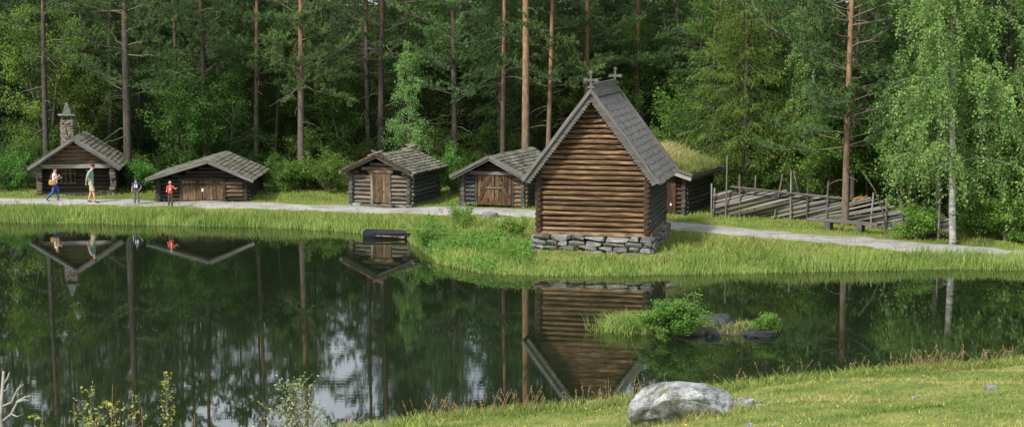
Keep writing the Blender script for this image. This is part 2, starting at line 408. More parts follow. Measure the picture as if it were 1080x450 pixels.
M['fence_rail'] = wood('silver_fence_rail', [(0.28, (0.07, 0.062, 0.053)), (0.5, (0.165, 0.15, 0.132)), (0.72, (0.33, 0.31, 0.285))], (2.2, 5, 5), 0.62)
M['boat_tar'] = wood('blue_black_tarred_boat', [(0.3, (0.012, 0.014, 0.02)), (0.7, (0.034, 0.038, 0.05))], (1.2, 8, 8), 0.05, 0.6, bleach=.2)
M['iron'] = plain('iron', (0.05, 0.05, 0.055), 0.5, 30, 0.3)
M['lock'] = plain('pale_lock', (0.55, 0.55, 0.55), 0.4)
M['black_hole'] = plain('dark_interior', (0.012, 0.011, 0.01), 0.9)
def stone_mat(name, lo, mid, hi, sc_=3.0):
    m, nt, out = newmat(name)
    tcn = nd(nt, 'ShaderNodeTexCoord'); oi = nd(nt, 'ShaderNodeObjectInfo')
    n = nd(nt, 'ShaderNodeTexNoise', noise_dimensions='4D', Scale=sc_, Detail=8.0, Roughness=0.68)
    nt.links.new(tcn.outputs['Object'], n.inputs['Vector']); nt.links.new(math_n(nt, 'MULTIPLY', oi.outputs['Random'], 40.0), n.inputs['W'])
    r = ramp(nt, n.outputs['Fac'], [(0.3, lo), (0.5, mid), (0.68, hi)])
    mr = nd(nt, 'ShaderNodeMapRange'); mr.inputs['To Min'].default_value = 0.65; mr.inputs['To Max'].default_value = 1.2
    nt.links.new(oi.outputs['Random'], mr.inputs['Value'])
    hsv = nd(nt, 'ShaderNodeHueSaturation'); nt.links.new(r.outputs['Color'], hsv.inputs['Color']); nt.links.new(mr.outputs['Result'], hsv.inputs['Value'])
    principled(nt, out, hsv.outputs['Color'], 0.9, n.outputs['Fac'], 0.6, 0.05, 0.2)
    return m
M['stone'] = stone_mat('field_stone', (0.065, 0.065, 0.06), (0.15, 0.152, 0.148), (0.28, 0.283, 0.275))
M['chimney_stone'] = stone_mat('warm_chimney_stone', (0.08, 0.066, 0.053), (0.20, 0.165, 0.13), (0.34, 0.30, 0.255))
M['dark_rock'] = stone_mat('dark_wet_rock', (0.010, 0.011, 0.014), (0.028, 0.03, 0.037), (0.065, 0.068, 0.08), 6.0)

random.seed(5); rng = np.random.default_rng(5)

# ------------------------------------------------------------------ shared pieces
def log_mesh(mat, seed):
    r = random.Random(seed); k, n = 9, 6; V = []
    for i in range(n):
        x = -0.5 + i / (n - 1); oy, oz = r.uniform(-.06, .06), r.uniform(-.075, .075); rr = r.uniform(.88, 1.07)
        for j in range(k):
            a = 2 * math.pi * j / k + 0.2
            V.append((x, 0.5 * rr * math.cos(a) + oy, 0.5 * rr * math.sin(a) + oz))
    F = [(i * k + j, (i + 1) * k + j, (i + 1) * k + (j + 1) % k, i * k + (j + 1) % k) for i in range(n - 1) for j in range(k)]
    F = [tuple(reversed(f)) for f in F] + [tuple(range(k - 1, -1, -1))[::-1], tuple((n - 1) * k + i for i in range(k))[::-1]]
    me = mesh_py('log', V, F, mat)
    bm = bmesh.new(); bm.from_mesh(me); bmesh.ops.recalc_face_normals(bm, faces=bm.faces); bm.to_mesh(me); bm.free()
    me.polygons.foreach_set('use_smooth', [len(p.vertices) == 4 for p in me.polygons])
    return me
_logs = {}
def logm(key, i):
    if (key, i % 5) not in _logs: _logs[(key, i % 5)] = log_mesh(M[key], 11 + i % 5)
    return _logs[(key, i % 5)]
def hull_mesh(seed, mat, n=26, flat=0.0):
    r = random.Random(seed); bm = bmesh.new()
    for _ in range(n):
        p = Vector((r.gauss(0, 1), r.gauss(0, 1), r.gauss(0, 1))).normalized()
        q = Vector([math.copysign(abs(c) ** 0.38, c) * r.uniform(.88, 1.0) * 0.5 for c in p])
        bm.verts.new(q)
    g = bmesh.ops.convex_hull(bm, input=bm.verts)
    bmesh.ops.delete(bm, geom=[v for v in bm.verts if not v.link_faces], context='VERTS')
    bmesh.ops.recalc_face_normals(bm, faces=bm.faces)
    me = bpy.data.meshes.new('stone'); bm.to_mesh(me); bm.free(); me.materials.append(mat); return me
STONES = [hull_mesh(i, M['stone']) for i in range(7)]
CSTONES = [hull_mesh(20 + i, M['chimney_stone']) for i in range(5)]
def shingle_mesh(mat, seed):
    r = random.Random(seed)
    V = [(-.5, -.5, 0), (.5, -.5, 0), (.5, .5 + r.uniform(-.06, .06), 0), (-.5, .5 + r.uniform(-.06, .06), 0)]
    V = V + [(x, y, 1 + r.uniform(-.2, .2)) for x, y, z in V]
    me = mesh_py('roof_shingle', V, [(0,3,2,1),(4,5,6,7),(0,1,5,4),(1,2,6,5),(2,3,7,6),(3,0,4,7)], mat); return me
_sh = {}
def shm(key, i):
    if (key, i % 6) not in _sh: _sh[(key, i % 6)] = shingle_mesh(M[key], i % 6)
    return _sh[(key, i % 6)]

# ------------------------------------------------------------------ building kit
def frame_rot(x, y, z):
    return Matrix((Vector(x), Vector(y), Vector(z))).transposed().to_euler()
def board(parent, name, p0, p1, w, h, mat, up=(0, 0, 1), jit=0.0):
    """a plank from p0 to p1, its grain along its length; w across, h along 'up'"""
    p0, p1 = Vector(p0), Vector(p1); d = p1 - p0; Ln = d.length; d.normalize()
    sd = Vector(up).cross(d)
    sd.normalize(); n = d.cross(sd)
    me = mesh_py(name, *_boxvf(Ln, w, h, jit), mat)
    return link(name, me, parent, (p0 + p1) / 2, frame_rot(d, sd, n))
def _boxvf(L, w, h, jit=0.0):
    n = 5; V = []
    for i in range(n):
        x = -L / 2 + L * i / (n - 1); o = random.uniform(-jit, jit)
        for a, b in ((-1, -1), (1, -1), (1, 1), (-1, 1)): V.append((x, a * w / 2 * (1 + random.uniform(-jit, jit) * 2), b * h / 2 + o * 0.5))
    F = [(i * 4 + j, i * 4 + (j + 1) % 4, (i + 1) * 4 + (j + 1) % 4, (i + 1) * 4 + j) for i in range(n - 1) for j in range(4)]
    F = [f[::-1] for f in F]
    return V, [f[::-1] for f in F] + [(3, 2, 1, 0), tuple((n - 1) * 4 + j for j in range(4))]
def put_log(root, key, p0, p1, dia, high, i, name='log'):
    p0, p1 = Vector(p0), Vector(p1); d = p1 - p0; Ln = d.length; d.normalize()
    if random.random() < 0.5: d = -d
    up = Vector((0, 0, 1)); sd = up.cross(d).normalized(); n = d.cross(sd)
    return link(name, logm(key, i + random.randrange(5)), root, (p0 + p1) / 2, frame_rot(d, sd, n), (Ln, dia, high))
def log_walls(root, W, L, z0, wall_h, ridge_h, ld, fkey, skey, door=None, dia=None, ext=0.22, front=True, ends='end_grain', holes=(), xr=0.0):
    dia = dia or ld * 0.95
    n = int((ridge_h - z0) / ld)
    for i in range(n):
        z = z0 + (i + 0.5) * ld
        cx_ = 0.0
        if z < wall_h - 0.45 * ld: hw = W / 2 + ext * random.uniform(.8, 1.15)
        else:
            hw = (ridge_h - z - 0.62 * ld) / (ridge_h - wall_h) * W / 2
            if hw < 0.12: continue
            cx_ = xr * max(0.0, (z - wall_h) / (ridge_h - wall_h))
        for y in ((0, L) if front else (L,)):
            segs = [(cx_ - hw, cx_ + hw)]
            if y == 0 and door and door[2] < z < door[3]:
                segs = [(-hw, door[0]), (door[1], hw)]
            if y == 0:
                for h0, h1, hz0, hz1 in holes:
                    if hz0 < z < hz1:
                        segs = [q for s in segs for q in ((s[0], min(s[1], h0)), (max(s[0], h1), s[1])) if q[1] - q[0] > 0.05]
            for s0, s1 in segs:
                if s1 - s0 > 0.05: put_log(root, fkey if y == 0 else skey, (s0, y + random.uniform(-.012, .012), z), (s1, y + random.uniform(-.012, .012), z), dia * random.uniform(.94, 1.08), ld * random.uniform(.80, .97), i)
    m = int((wall_h - z0) / ld)
    for i in range(m + 1):
        z = z0 + i * ld
        if z > wall_h - 0.2 * ld: continue
        for x in (-W / 2, W / 2):
            zz = max(z, z0 + 0.3 * ld)
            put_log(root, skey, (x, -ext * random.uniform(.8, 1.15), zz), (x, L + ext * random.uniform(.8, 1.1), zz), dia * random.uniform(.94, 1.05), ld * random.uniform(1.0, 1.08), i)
    # added near-black filler: stops daylight and paints the shade between the logs
    b = MB(); e = 0.02
    hwz = W / 2 - 0.06
    b.prism([(-hwz, z0), (hwz, z0), (hwz, wall_h - .06), (xr, ridge_h - 0.28), (-hwz, wall_h - .06)], (0, 0.04 if front else 0.9, 0), (1, 0, 0), (0, 0, 1), (0, 1, 0), L - (0.08 if front else 0.94))
    b.build('dark_gap_filler', M['black_hole'], root)
def roof(root, W, wall_h, ridge_h, over, yf, yb, key, rows, cols, parts=(1,), barge=0.2, bmat='grey_board', th=0.05, jit=0.06, lift=0.02, double=True, xr=0.0):
    for side in (-1, 1):
        run = W / 2 - side * xr
        sl = (ridge_h - wall_h) / run; al = math.atan(sl); c, s = math.cos(al), math.sin(al)
        S = (run + over) / c
        d = Vector((side * c, 0, -s)); n = Vector((side * s, 0, c)); top = Vector((xr, 0, ridge_h + 0.10))
        e = Vector((0, -side, 0))
        deck = MB()
        p = top - n * 0.04
        deck.add([p + Vector((0, yf + .02, 0)), p + Vector((0, yb - .02, 0)), p + d * (S - .03) + Vector((0, yb - .02, 0)), p + d * (S - .03) + Vector((0, yf + .02, 0)),
                  p - n * .05 + Vector((0, yf + .02, 0)), p - n * .05 + Vector((0, yb - .02, 0)), p - n * .05 + d * (S - .03) + Vector((0, yb - .02, 0)), p - n * .05 + d * (S - .03) + Vector((0, yf + .02, 0))],
                 [(0, 1, 2, 3), (7, 6, 5, 4), (0, 3, 7, 4), (1, 0, 4, 5), (2, 1, 5, 6), (3, 2, 6, 7)])
        deck.build('roof_deck', M['dark_board'], root)
        ex = S / rows; cw = (yb - yf) / cols
        joined = MB()
        for r in range(rows):
            off = 0.5 if r % 2 else 0.0
            for q in range(cols + (1 if off else 0)):
                y0, y1 = yf + (q - off) * cw, yf + (q - off + 1) * cw
                y0, y1 = max(y0, yf), min(y1, yb)
                if y1 - y0 < 0.04: continue
                w = (y1 - y0) * random.uniform(.93, .99); ln = ex * 1.45
                ti = math.atan2(th * 0.9, ex) + random.uniform(-jit, jit) * 0.6
                rot = Matrix((e, d, n)).transposed() @ Matrix.Rotation(ti, 3, 'X') @ Matrix.Rotation(random.uniform(-jit, jit), 3, 'Z') @ Matrix.Rotation(random.uniform(-jit, jit) * .5, 3, 'Y')
                pos = top + d * ((r + 0.62) * ex) + Vector((0, (y0 + y1) / 2, 0)) + n * (lift + random.uniform(0, th * .25))
                scl = (w, ln * random.uniform(.95, 1.05), th * random.uniform(.8, 1.1))
                if side in parts: link('roof_shingle', shm(key, random.randrange(6)), root, pos, rot.to_euler(), scl)
                else:
                    me = shm(key, random.randrange(6))
                    joined.add([pos + rot @ Vector((v.co.x * scl[0], v.co.y * scl[1], v.co.z * scl[2])) for v in me.vertices], [tuple(p.vertices) for p in me.polygons])
        if joined.V:
            o = link('shingle_cover', mesh_py('shingle_cover', joined.V, joined.F, M[key]), root); tag(o, kind='stuff')
        # bargeboards on both gables
        for y, sg in ((yf, -1), (yb, 1)):
            if barge:
                q = top + Vector((0, y + sg * 0.03, 0)) - n * (barge / 2 - 0.07)
                board(root, 'bargeboard', q + d * 0.02, q + d * (S + .04), 0.055, barge, M[bmat], n, 0.01)
                if double:
                    q = top + Vector((0, y + sg * 0.09, 0)) - n * (0.02)
                    board(root, 'verge_board', q + d * 0.02, q + d * (S + .06), 0.06, barge * 0.45, M[bmat], n, 0.01)
    return al, S
def rubble(root, x0, x1, y0, y1, z0, z1, rows, face_w, seedmesh=STONES, corner=True):
    """dry stone footing round a rectangle, each stone a piece of its own"""
    rh = (z1 - z0) / rows
    sides = [((x0, y0), (x1, y0)), ((x1, y0), (x1, y1)), ((x1, y1), (x0, y1)), ((x0, y1), (x0, y0))]
    for (ax, ay), (bx, by) in sides:
        Ln = math.hypot(bx - ax, by - ay); ang = math.atan2(by - ay, bx - ax)
        for r in range(rows):
            t = -0.1
            while t < Ln:
                w = face_w * random.uniform(.6, 1.5) * (1.25 if r == 0 else 1.0); w = min(w, Ln - t + 0.15)
                if w < 0.12: break
                cx = t + w / 2
                link('foundation_stone', random.choice(seedmesh), root,
                     (ax + (bx - ax) * cx / Ln, ay + (by - ay) * cx / Ln, z0 + (r + .5) * rh + random.uniform(-.02, .02)),
                     (random.uniform(-.06, .06), random.uniform(-.06, .06), ang + random.uniform(-.06, .06)),
                     (w * 1.06, random.uniform(.38, .5), rh * random.uniform(1.0, 1.25)))
                t += w
    MB().box(x0 + .1, x1 - .1, y0 + .1, y1 - .1, z0, z1 - .02).build('foundation_core', M['black_hole'], root)
def plank_door(root, x0, x1, z0, z1, y, n, mat, name='door', frame=None, skew=0.0):
    b = bpy.data.objects.new(name, None); COL.objects.link(b); b.parent = root; b.location = ((x0 + x1) / 2, y, z0)
    w = (x1 - x0) / n
    for i in range(n):
        m = MB(); dz = random.uniform(-.02, .02); dy = random.uniform(-.008, .008)
        m.box(-(x1 - x0) / 2 + i * w + .006, -(x1 - x0) / 2 + (i + 1) * w - .006, -.025 + dy, .02 + dy, 0.0, z1 - z0 + dz)
        m.build('plank', M[mat], b)
    return b

# ------------------------------------------------------------------ the tall loft with crosses on its ridge
p0 = on_ground(625, 265); YAW5 = -R(12.7)
h5 = thing('log_storehouse', 'tall narrow brown log building with steep shingled roof and two ridge crosses', 'log building', (p0.x, p0.y, p0.z - 0.05), YAW5)
W5, L5 = 4.15, 4.7
log_z = 0.67
rubble(h5, -W5 / 2 - .1, W5 / 2 + .1, -0.12, L5 + .1, -0.1, log_z - .02, 4, 0.62)
# squared sill under the logs
for (a_, b_) in (((-W5/2-.2, -.02, log_z+.06), (W5/2+.2, -.02, log_z+.06)), ((W5/2, -.1, log_z+.063), (W5/2, L5+.1, log_z+.063)), ((-W5/2, -.1, log_z+.063), (-W5/2, L5+.1, log_z+.063))):
    board(h5, 'sill_beam', a_, b_, 0.26, 0.13, M['brown_grey_log'], (0, 0, 1), 0.01)
EAVE5, RIDGE5 = 3.26, 6.0
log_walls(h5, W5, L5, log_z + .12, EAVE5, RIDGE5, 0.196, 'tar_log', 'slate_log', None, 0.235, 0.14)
# notched corner timbers: the crossing log ends, stacked at each front corner
for x in (-W5 / 2, W5 / 2):
    z = log_z + .2; i = 0
    while z < EAVE5 - .1:
        put_log(h5, 'tar_dark', (x, -.24 + random.uniform(-.03, .03), z), (x, 0.12, z), .22, .18, i, 'corner_log_end'); z += 0.196; i += 1
al5, S5 = roof(h5, W5, EAVE5, RIDGE5, 0.46, -0.55, L5 + .45, 'slate_shingle', 15, 19, (1,), 0.0, 'dark_board', 0.013, 0.010, 0.005)
c5, s5 = math.cos(al5), math.sin(al5)
for side in (-1, 1):
    d = Vector((side * c5, 0, -s5)); n = Vector((side * s5, 0, c5))
    for y in (-0.60, L5 + .50):
        top = Vector((0, y, RIDGE5 + .12))
        board(h5, 'verge_board', top + n * .04, top + n * .04 + d * (S5 + .05), .12, .12, M['dark_board'], n)
        # saw-toothed bargeboard
        nt_ = 34; P = [(0, .02)]; step = S5 / nt_
        P += [(S5, .02)]
        for k in range(nt_, 0, -1):
            P += [(k * step, -.19), ((k - .5) * step, -.27)]
        P += [(0, -.19)]
        mb = MB(); mb.prism(P, top + Vector((0, .03, 0)), d, n, Vector((0, 1, 0)), .045); mb.build('toothed_bargeboard', M['dark_board'], h5)
# ridge board and crosses
board(h5, 'ridge_board', (0, -.62, RIDGE5 + .27), (0, L5 + .52, RIDGE5 + .27), .07, .30, M['dark_board'])
for side in (-1, 1):
    d = Vector((side * c5, 0, -s5)); n = Vector((side * s5, 0, c5)); q = Vector((0, 0, RIDGE5 + .17)) + n * .05
    board(h5, 'ridge_cap', q + d * .17 + Vector((0, -.6, 0)), q + d * .17 + Vector((0, L5 + .5, 0)), .34, .035, M['dark_board'], n)
for y, lab in ((-.58, 'front'), (L5 + .46, 'back')):
    cr_ = bpy.data.objects.new('ridge_cross', None); COL.objects.link(cr_); cr_.parent = h5; cr_.location = (0, y, RIDGE5 + .3); cr_.scale = (.85, .85, .85)
    board(cr_, 'upright', (0, 0, -.35), (0, 0, .62), .08, .08, M['dark_board'], (0, 1, 0))
    board(cr_, 'cross_arm', (-.24, -.004, .30), (.24, -.004, .30), .07, .10, M['dark_board'])
    for x, z in ((-.25, .30), (.25, .30), (0, .64)):
        MB().box(x - .065, x + .065, -.055, .055, z - .065, z + .065).build('cross_knob', M['dark_board'], cr_)
    MB().prism([(-.18, -.06), (.18, -.06), (.06, .08), (-.06, .08)], (0, -.06, 0), (1, 0, 0), (0, 0, 1), (0, 1, 0), .12).build('cross_foot', M['dark_board'], cr_)
# inner face boards behind the toothed boards close the gable peak
MB().prism([(-.5, -.85), (.5, -.85), (.02, -.05), (-.02, -.05)], (0, -.10, RIDGE5), (1, 0, 0), (0, 0, 1), (0, 1, 0), .03).build('gable_peak_board', M['tar_dark'], h5)

# ------------------------------------------------------------------ hut with the stone chimney (far left)
def base_at(u, v): return on_ground(u, v)
p1 = base_at(81, 206.5)
h1 = thing('log_hut', 'dark log hut with an open porch and a tall stone chimney, far left', 'log hut', (p1.x, p1.y, p1.z), R(8.7))
W, L, EA, RI = 3.6, 4.2, 1.63, 2.82
log_walls(h1, W, L, 0.05, EA, RI, 0.2, 'brown_grey_log', 'black_log', None, 0.2, 0.2, front=False)
# gable above the porch: three wide worn boards; wall of dark logs set back behind
for i, z in enumerate(np.arange(1.68, 2.62, 0.2)):
    hw = (RI - z - .06) / (RI - EA) * W / 2
    if hw > .15: put_log(h1, 'brown_grey_log', (-hw, 0.02, z), (hw, 0.02, z), .12, .21, i)
board(h1, 'porch_beam', (-W/2 - .15, -.02, 1.50), (W/2 + .15, -.02, 1.50), .2, .2, M['pale_board'], (0, 0, 1), .01)
win = (-1.02, -0.12, .62, 1.36)
for i in range(7):
    z = .15 + i * .2
    segs = [(-W/2, W/2)] if not (win[2] - .05 < z < win[3] + .05) else [(-W/2, win[0]), (win[1], W/2)]
    for s0, s1 in segs: put_log(h1, 'black_log', (s0, .75, z), (s1, .75, z), .2, .21, i)
for x in (-W / 2, W / 2):
    for i in range(10):
        put_log(h1, 'grey_log', (x + random.uniform(-.03, .03), -.22 + random.uniform(-.05, .05), .08 + i * .15), (x, .16, .08 + i * .15), .3, .16, i, 'corner_log_end')
wf = bpy.data.objects.new('window', None); COL.objects.link(wf); wf.parent = h1; wf.location = ((win[0] + win[1]) / 2, .62, win[2])
ww, wh = win[1] - win[0], win[3] - win[2]
MB().box(-ww/2, ww/2, .06, .08, 0, wh).build('window_glass', plain('dark_window_glass', (.015, .017, .018), .1, spec=.5), wf)
for x in np.linspace(-ww/2, ww/2, 5): MB().box(x - .03, x + .03, -.03, .03, -.02, wh + .02).build('window_bar', M['ochre_plank'], wf)
for z in (-.03, wh * .62, wh + .03): MB().box(-ww/2 - .06, ww/2 + .06, -.045, .02, z - .03, z + .03).build('window_rail', M['ochre_plank'], wf)
MB().box(.42, .68, .62, .66, 1.16, 1.24).build('name_plate', plain('yellow_plate', (.5, .36, .05), .6), h1)
board(h1, 'threshold_log', (-W/2, -.05, .08), (W/2, -.05, .08), .2, .16, M['black_log'])
roof(h1, W, EA, RI, 0.42, -0.6, L + .4, 'old_shingle', 11, 18, (1,), 0.22, 'grey_board', 0.04, 0.05)
ch = bpy.data.objects.new('chimney', None); COL.objects.link(ch); ch.parent = h1; ch.location = (-.62, 2.3, 0)
for r_ in range(15):
    z = 1.9 + r_ * .125
    for side in range(4):
        t = -.30
        while t < .28:
            w = random.uniform(.16, .36); w = min(w, .32 - t)
            x, y = (t + w/2, -.26) if side == 0 else (.27, t + w/2) if side == 1 else (t + w/2, .26) if side == 2 else (-.27, t + w/2)
            link('chimney_stone', random.choice(CSTONES), ch, (x, y, z), (0, 0, (0 if side % 2 == 0 else R(90)) + random.uniform(-.08, .08)), (w * 1.05, .16, .135 * random.uniform(.85, 1.15)))
            t += w
MB().box(-.25, .25, -.25, .25, 1.5, 3.73).build('flue', M['black_hole'], ch)
for k, (sx, z) in enumerate(((-.22, 3.82), (.22, 3.82))):
    link('cap_leg', STONES[k], ch, (sx, 0, z), (0, 0, 0), (.14, .5, .2))
link('cap_slab', STONES[3], ch, (0, 0, 3.95), (0, .03, .2), (.98, .85, .09))
MB().prism([(-.24, 0), (.24, 0), (.17, .22), (.05, .56), (-.06, .60), (-.15, .3)], (0, -.17, 3.98), (1, 0, 0), (0, 0, 1), (0, 1, 0), .34).build('cap_stone', M['stone'], ch)

# ------------------------------------------------------------------ low wide hut with the double doors
p2 = base_at(214, 212)
h2 = thing('log_hut', 'low wide log hut with ochre double doors and a broad shingle roof', 'log hut', (p2.x, p2.y, p2.z - .02), R(1.5))
W, L, EA, RI = 4.2, 4.9, 1.16, 1.90
log_walls(h2, W, L, 0.02, EA, RI, 0.19, 'black_log', 'black_log', (-1.0, 1.02, .1, 1.10), 0.2, 0.2, xr=.4)
for i, z in enumerate((.3, .5, .7, .9)):   # the wall right of the doors shows browner boards
    put_log(h2, 'brown_grey_log', (1.06, -.03, z), (1.95, -.03, z), .2, .19, i)
d_ = plank_door(h2, -.98, 0.0, .08, 1.04, -.10, 6, 'ochre_plank')
plank_door(h2, 0.02, 1.0, .08, 1.04, -.105, 6, 'ochre_plank')
board(h2, 'lintel', (-1.15, -.12, 1.11), (1.15, -.12, 1.11), .14, .13, M['black_log'])
for x in (-1.04, 1.06): board(h2, 'door_post', (x, -.12, .05), (x, -.12, 1.04), .12, .09, M['black_log'], (0, 1, 0))
board(h2, 'door_strap', (-.98, -.15, .85), (1.0, -.15, .85), .03, .07, M['brown_plank'])
MB().box(-.03, .07, -.17, -.14, .5, .66).build('padlock', M['lock'], h2)
board(h2, 'threshold_log', (-1.2, -.1, .04), (1.2, -.1, .04), .16, .1, M['black_log'])
roof(h2, W, EA, RI, 0.42, -0.75, L + .5, 'old_shingle', 10, 20, (1,), 0.18, 'grey_board', 0.035, 0.10, xr=.4)

# ------------------------------------------------------------------ small hut with the plank door
p3 = base_at(402, 217.5)
h3 = thing('log_hut', 'small grey log hut with a single plank door and crossed ridge ends', 'log hut', (p3.x, p3.y, p3.z - .02), -R(19))
W, L, EA, RI = 2.95, 3.4, 1.72, 2.38
log_walls(h3, W, L, 0.12, EA, RI, 0.2, 'grey_log', 'slate_log', (-.40, .46, .2, 1.62), 0.21, 0.2, holes=((-1.12, -.6, 1.46, 1.68), (.6, 1.1, 1.46, 1.68)))
rubble(h3, -W/2, W/2, 0, L, -.05, .14, 1, .45)
plank_door(h3, -.37, .43, .2, 1.62, -.06, 5, 'ochre_plank')
for x in (-.43, .49): board(h3, 'door_post', (x, -.08, .15), (x, -.08, 1.64), .12, .1, M['grey_log'], (0, 1, 0))
board(h3, 'lintel', (-.62, -.09, 1.69), (.68, -.09, 1.69), .12, .13, M['brown_grey_log'])
board(h3, 'doorstep', (-.8, -.35, .06), (.75, -.35, .06), .35, .12, M['grey_log'])
roof(h3, W, EA, RI, 0.38, -0.5, L + .45, 'old_shingle', 9, 17, (1,), 0.20, 'grey_board', 0.04, 0.11)
for sx in (-1, 1):                          # brown inner verge boards and the crossed poles on the ridge ends
    sl_ = math.atan((RI - EA) / (W / 2)); d = Vector((sx * math.cos(sl_), 0, -math.sin(sl_)))
    board(h3, 'verge_board', Vector((0, -.66, RI + .16)) - d * .0, Vector((0, -.66, RI + .16)) + d * 1.95, .09, .09, M['brown_plank'])
for y in (-.45, L + .3):
    for sx in (-1, 1):
        a_ = Vector((-.30 * sx, y + .06 * sx, RI + .30)); b_ = Vector((.40 * sx, y + .1 * sx, RI + .05))
        put_log(h3, 'grey_log', a_, b_, .10, .10, 1, 'ridge_pole')

# ------------------------------------------------------------------ hut with the braced double door, half behind the tall building
p4 = base_at(521, 218)
h4 = thing('log_hut', 'dark log hut with braced brown double doors beside the tall building', 'log hut', (p4.x, p4.y, p4.z - .02), -R(20))
W, L, EA, RI = 2.95, 4.8, 1.55, 2.3
log_walls(h4, W, L, 0.05, EA, RI, 0.2, 'black_log', 'slate_log', (-.78, .92, .1, 1.55), 0.2, 0.22)
for i, z in enumerate(np.arange(.15, 1.6, .2)):
    put_log(h4, 'slate_log', (-1.6, -.05, z), (-.86, -.05, z), .2, .18, i); put_log(h4, 'brown_grey_log', (1.0, -.05, z), (1.68, -.05, z), .2, .19, i)
plank_door(h4, -.76, .06, .1, 1.52, -.10, 5, 'brown_plank')
plank_door(h4, .08, .90, .1, 1.52, -.103, 5, 'brown_plank')
for sx in (-1, 1): board(h4, 'door_brace', (.07 + sx * .16, -.15, 1.46), (.07 + sx * .78, -.15, .28), .03, .13, M['brown_plank'], (1, 0, 0))
board(h4, 'door_bar', (-.3, -.17, .92), (.45, -.17, .92), .035, .07, M['grey_board'])
board(h4, 'door_strap', (-.76, -.15, .2), (.9, -.15, .2), .03, .16, M['brown_plank'])
for x in (-.84, .98): board(h4, 'door_post', (x, -.1, .05), (x, -.1, 1.6), .12, .1, M['black_log'], (0, 1, 0))
board(h4, 'lintel', (-1.1, -.13, 1.6), (1.25, -.13, 1.6), .14, .14, M['dark_board'])
roof(h4, W, EA, RI, 0.42, -0.6, L + .4, 'old_shingle', 9, 18, (-1, 1), 0.24, 'grey_board', 0.035, 0.10)

# ------------------------------------------------------------------ turf-roofed shed behind the tall building
q6 = base_at(722, 226.5)
W6, L6, EA6, RI6 = 4.2, 3.7, 1.76, 2.42
yaw6 = -R(24)
h6 = thing('turf_roof_shed', 'old log shed with dry grass growing on its turf roof, behind the tall building', 'log shed',
           (q6.x - math.cos(yaw6) * W6 / 2, q6.y - math.sin(yaw6) * W6 / 2, q6.z - .02), yaw6)
log_walls(h6, W6, L6, 0.05, EA6, RI6, 0.2, 'tar_dark', 'slate_log', (.70, 1.60, .1, 1.65), 0.2, 0.2)
plank_door(h6, .70, 1.60, .1, 1.65, -.07, 6, 'red_plank')
for x in (.64, 1.66): board(h6, 'door_post', (x, -.1, .05), (x, -.1, 1.8), .12, .1, M['red_plank'], (0, 1, 0))
MB().box(1.45, 1.53, -.13, -.1, .42, .52).build('padlock', M['lock'], h6)
sl6 = (RI6 - EA6) / (W6 / 2); a6 = math.atan(sl6); S6 = (W6 / 2 + .45) / math.cos(a6)
for side in (-1, 1):
    d = Vector((side * math.cos(a6), 0, -math.sin(a6))); n = Vector((side * math.sin(a6), 0, math.cos(a6)))
    for y in (-.6, L6 + .5):
        board(h6, 'bargeboard', Vector((0, y, RI6 + .12)), Vector((0, y, RI6 + .12)) + d * (S6 + .05), .07, .26, M['pale_board'], n, .02)
        board(h6, 'verge_board', Vector((0, y - .06, RI6 + .26)), Vector((0, y - .06, RI6 + .26)) + d * (S6 + .1), .16, .06, M['grey_board'], n, .02)
    board(h6, 'eave_log', d * (S6 - .05) + Vector((0, -.5, RI6 + .18)), d * (S6 - .05) + Vector((0, L6 + .45, RI6 + .18)), .12, .16, M['dark_board'], n)
    # thick uneven sod
    nU, nV = 24, 14; Vv, Ff = [], []
    for i in range(nU + 1):
        for j in range(nV + 1):
            y = -.55 + (L6 + 1.0) * i / nU; t = j / nV * (S6 + .02)
            hh = .22 + .05 * math.sin(y * 3 + t * 2) + .03 * math.sin(y * 7.1 - t * 5) - (.12 if j in (0,) and False else 0)
            if i in (0, nU) or j == nV: hh = .06
            Vv.append(Vector((0, y, RI6 + .08)) + d * t + n * hh)
    for i in range(nU):
        for j in range(nV):
            k = i * (nV + 1) + j; Ff.append((k, k + 1, k + nV + 2, k + nV + 1) if side < 0 else (k, k + nV + 1, k + nV + 2, k + 1))
    turf_m = M.setdefault('turf', plain('roof_turf', (.16, .15, .055), .95, 5.0, .5))
    bm_ = MB().add(Vv, Ff); bm_.build('turf', turf_m, h6, True)
    dk = MB(); pz = Vector((0, 0, RI6 + .07))
    dk.add([pz + Vector((0, -.58, 0)), pz + Vector((0, L6 + .48, 0)), pz + d * S6 + Vector((0, L6 + .48, 0)), pz + d * S6 + Vector((0, -.58, 0)),
            pz - n * .06 + Vector((0, -.58, 0)), pz - n * .06 + Vector((0, L6 + .48, 0)), pz - n * .06 + d * S6 + Vector((0, L6 + .48, 0)), pz - n * .06 + d * S6 + Vector((0, -.58, 0))],
           [(0, 1, 2, 3), (7, 6, 5, 4), (0, 3, 7, 4), (1, 0, 4, 5), (2, 1, 5, 6), (3, 2, 6, 7)])
    dk.build('roof_deck', M['dark_board'], h6)

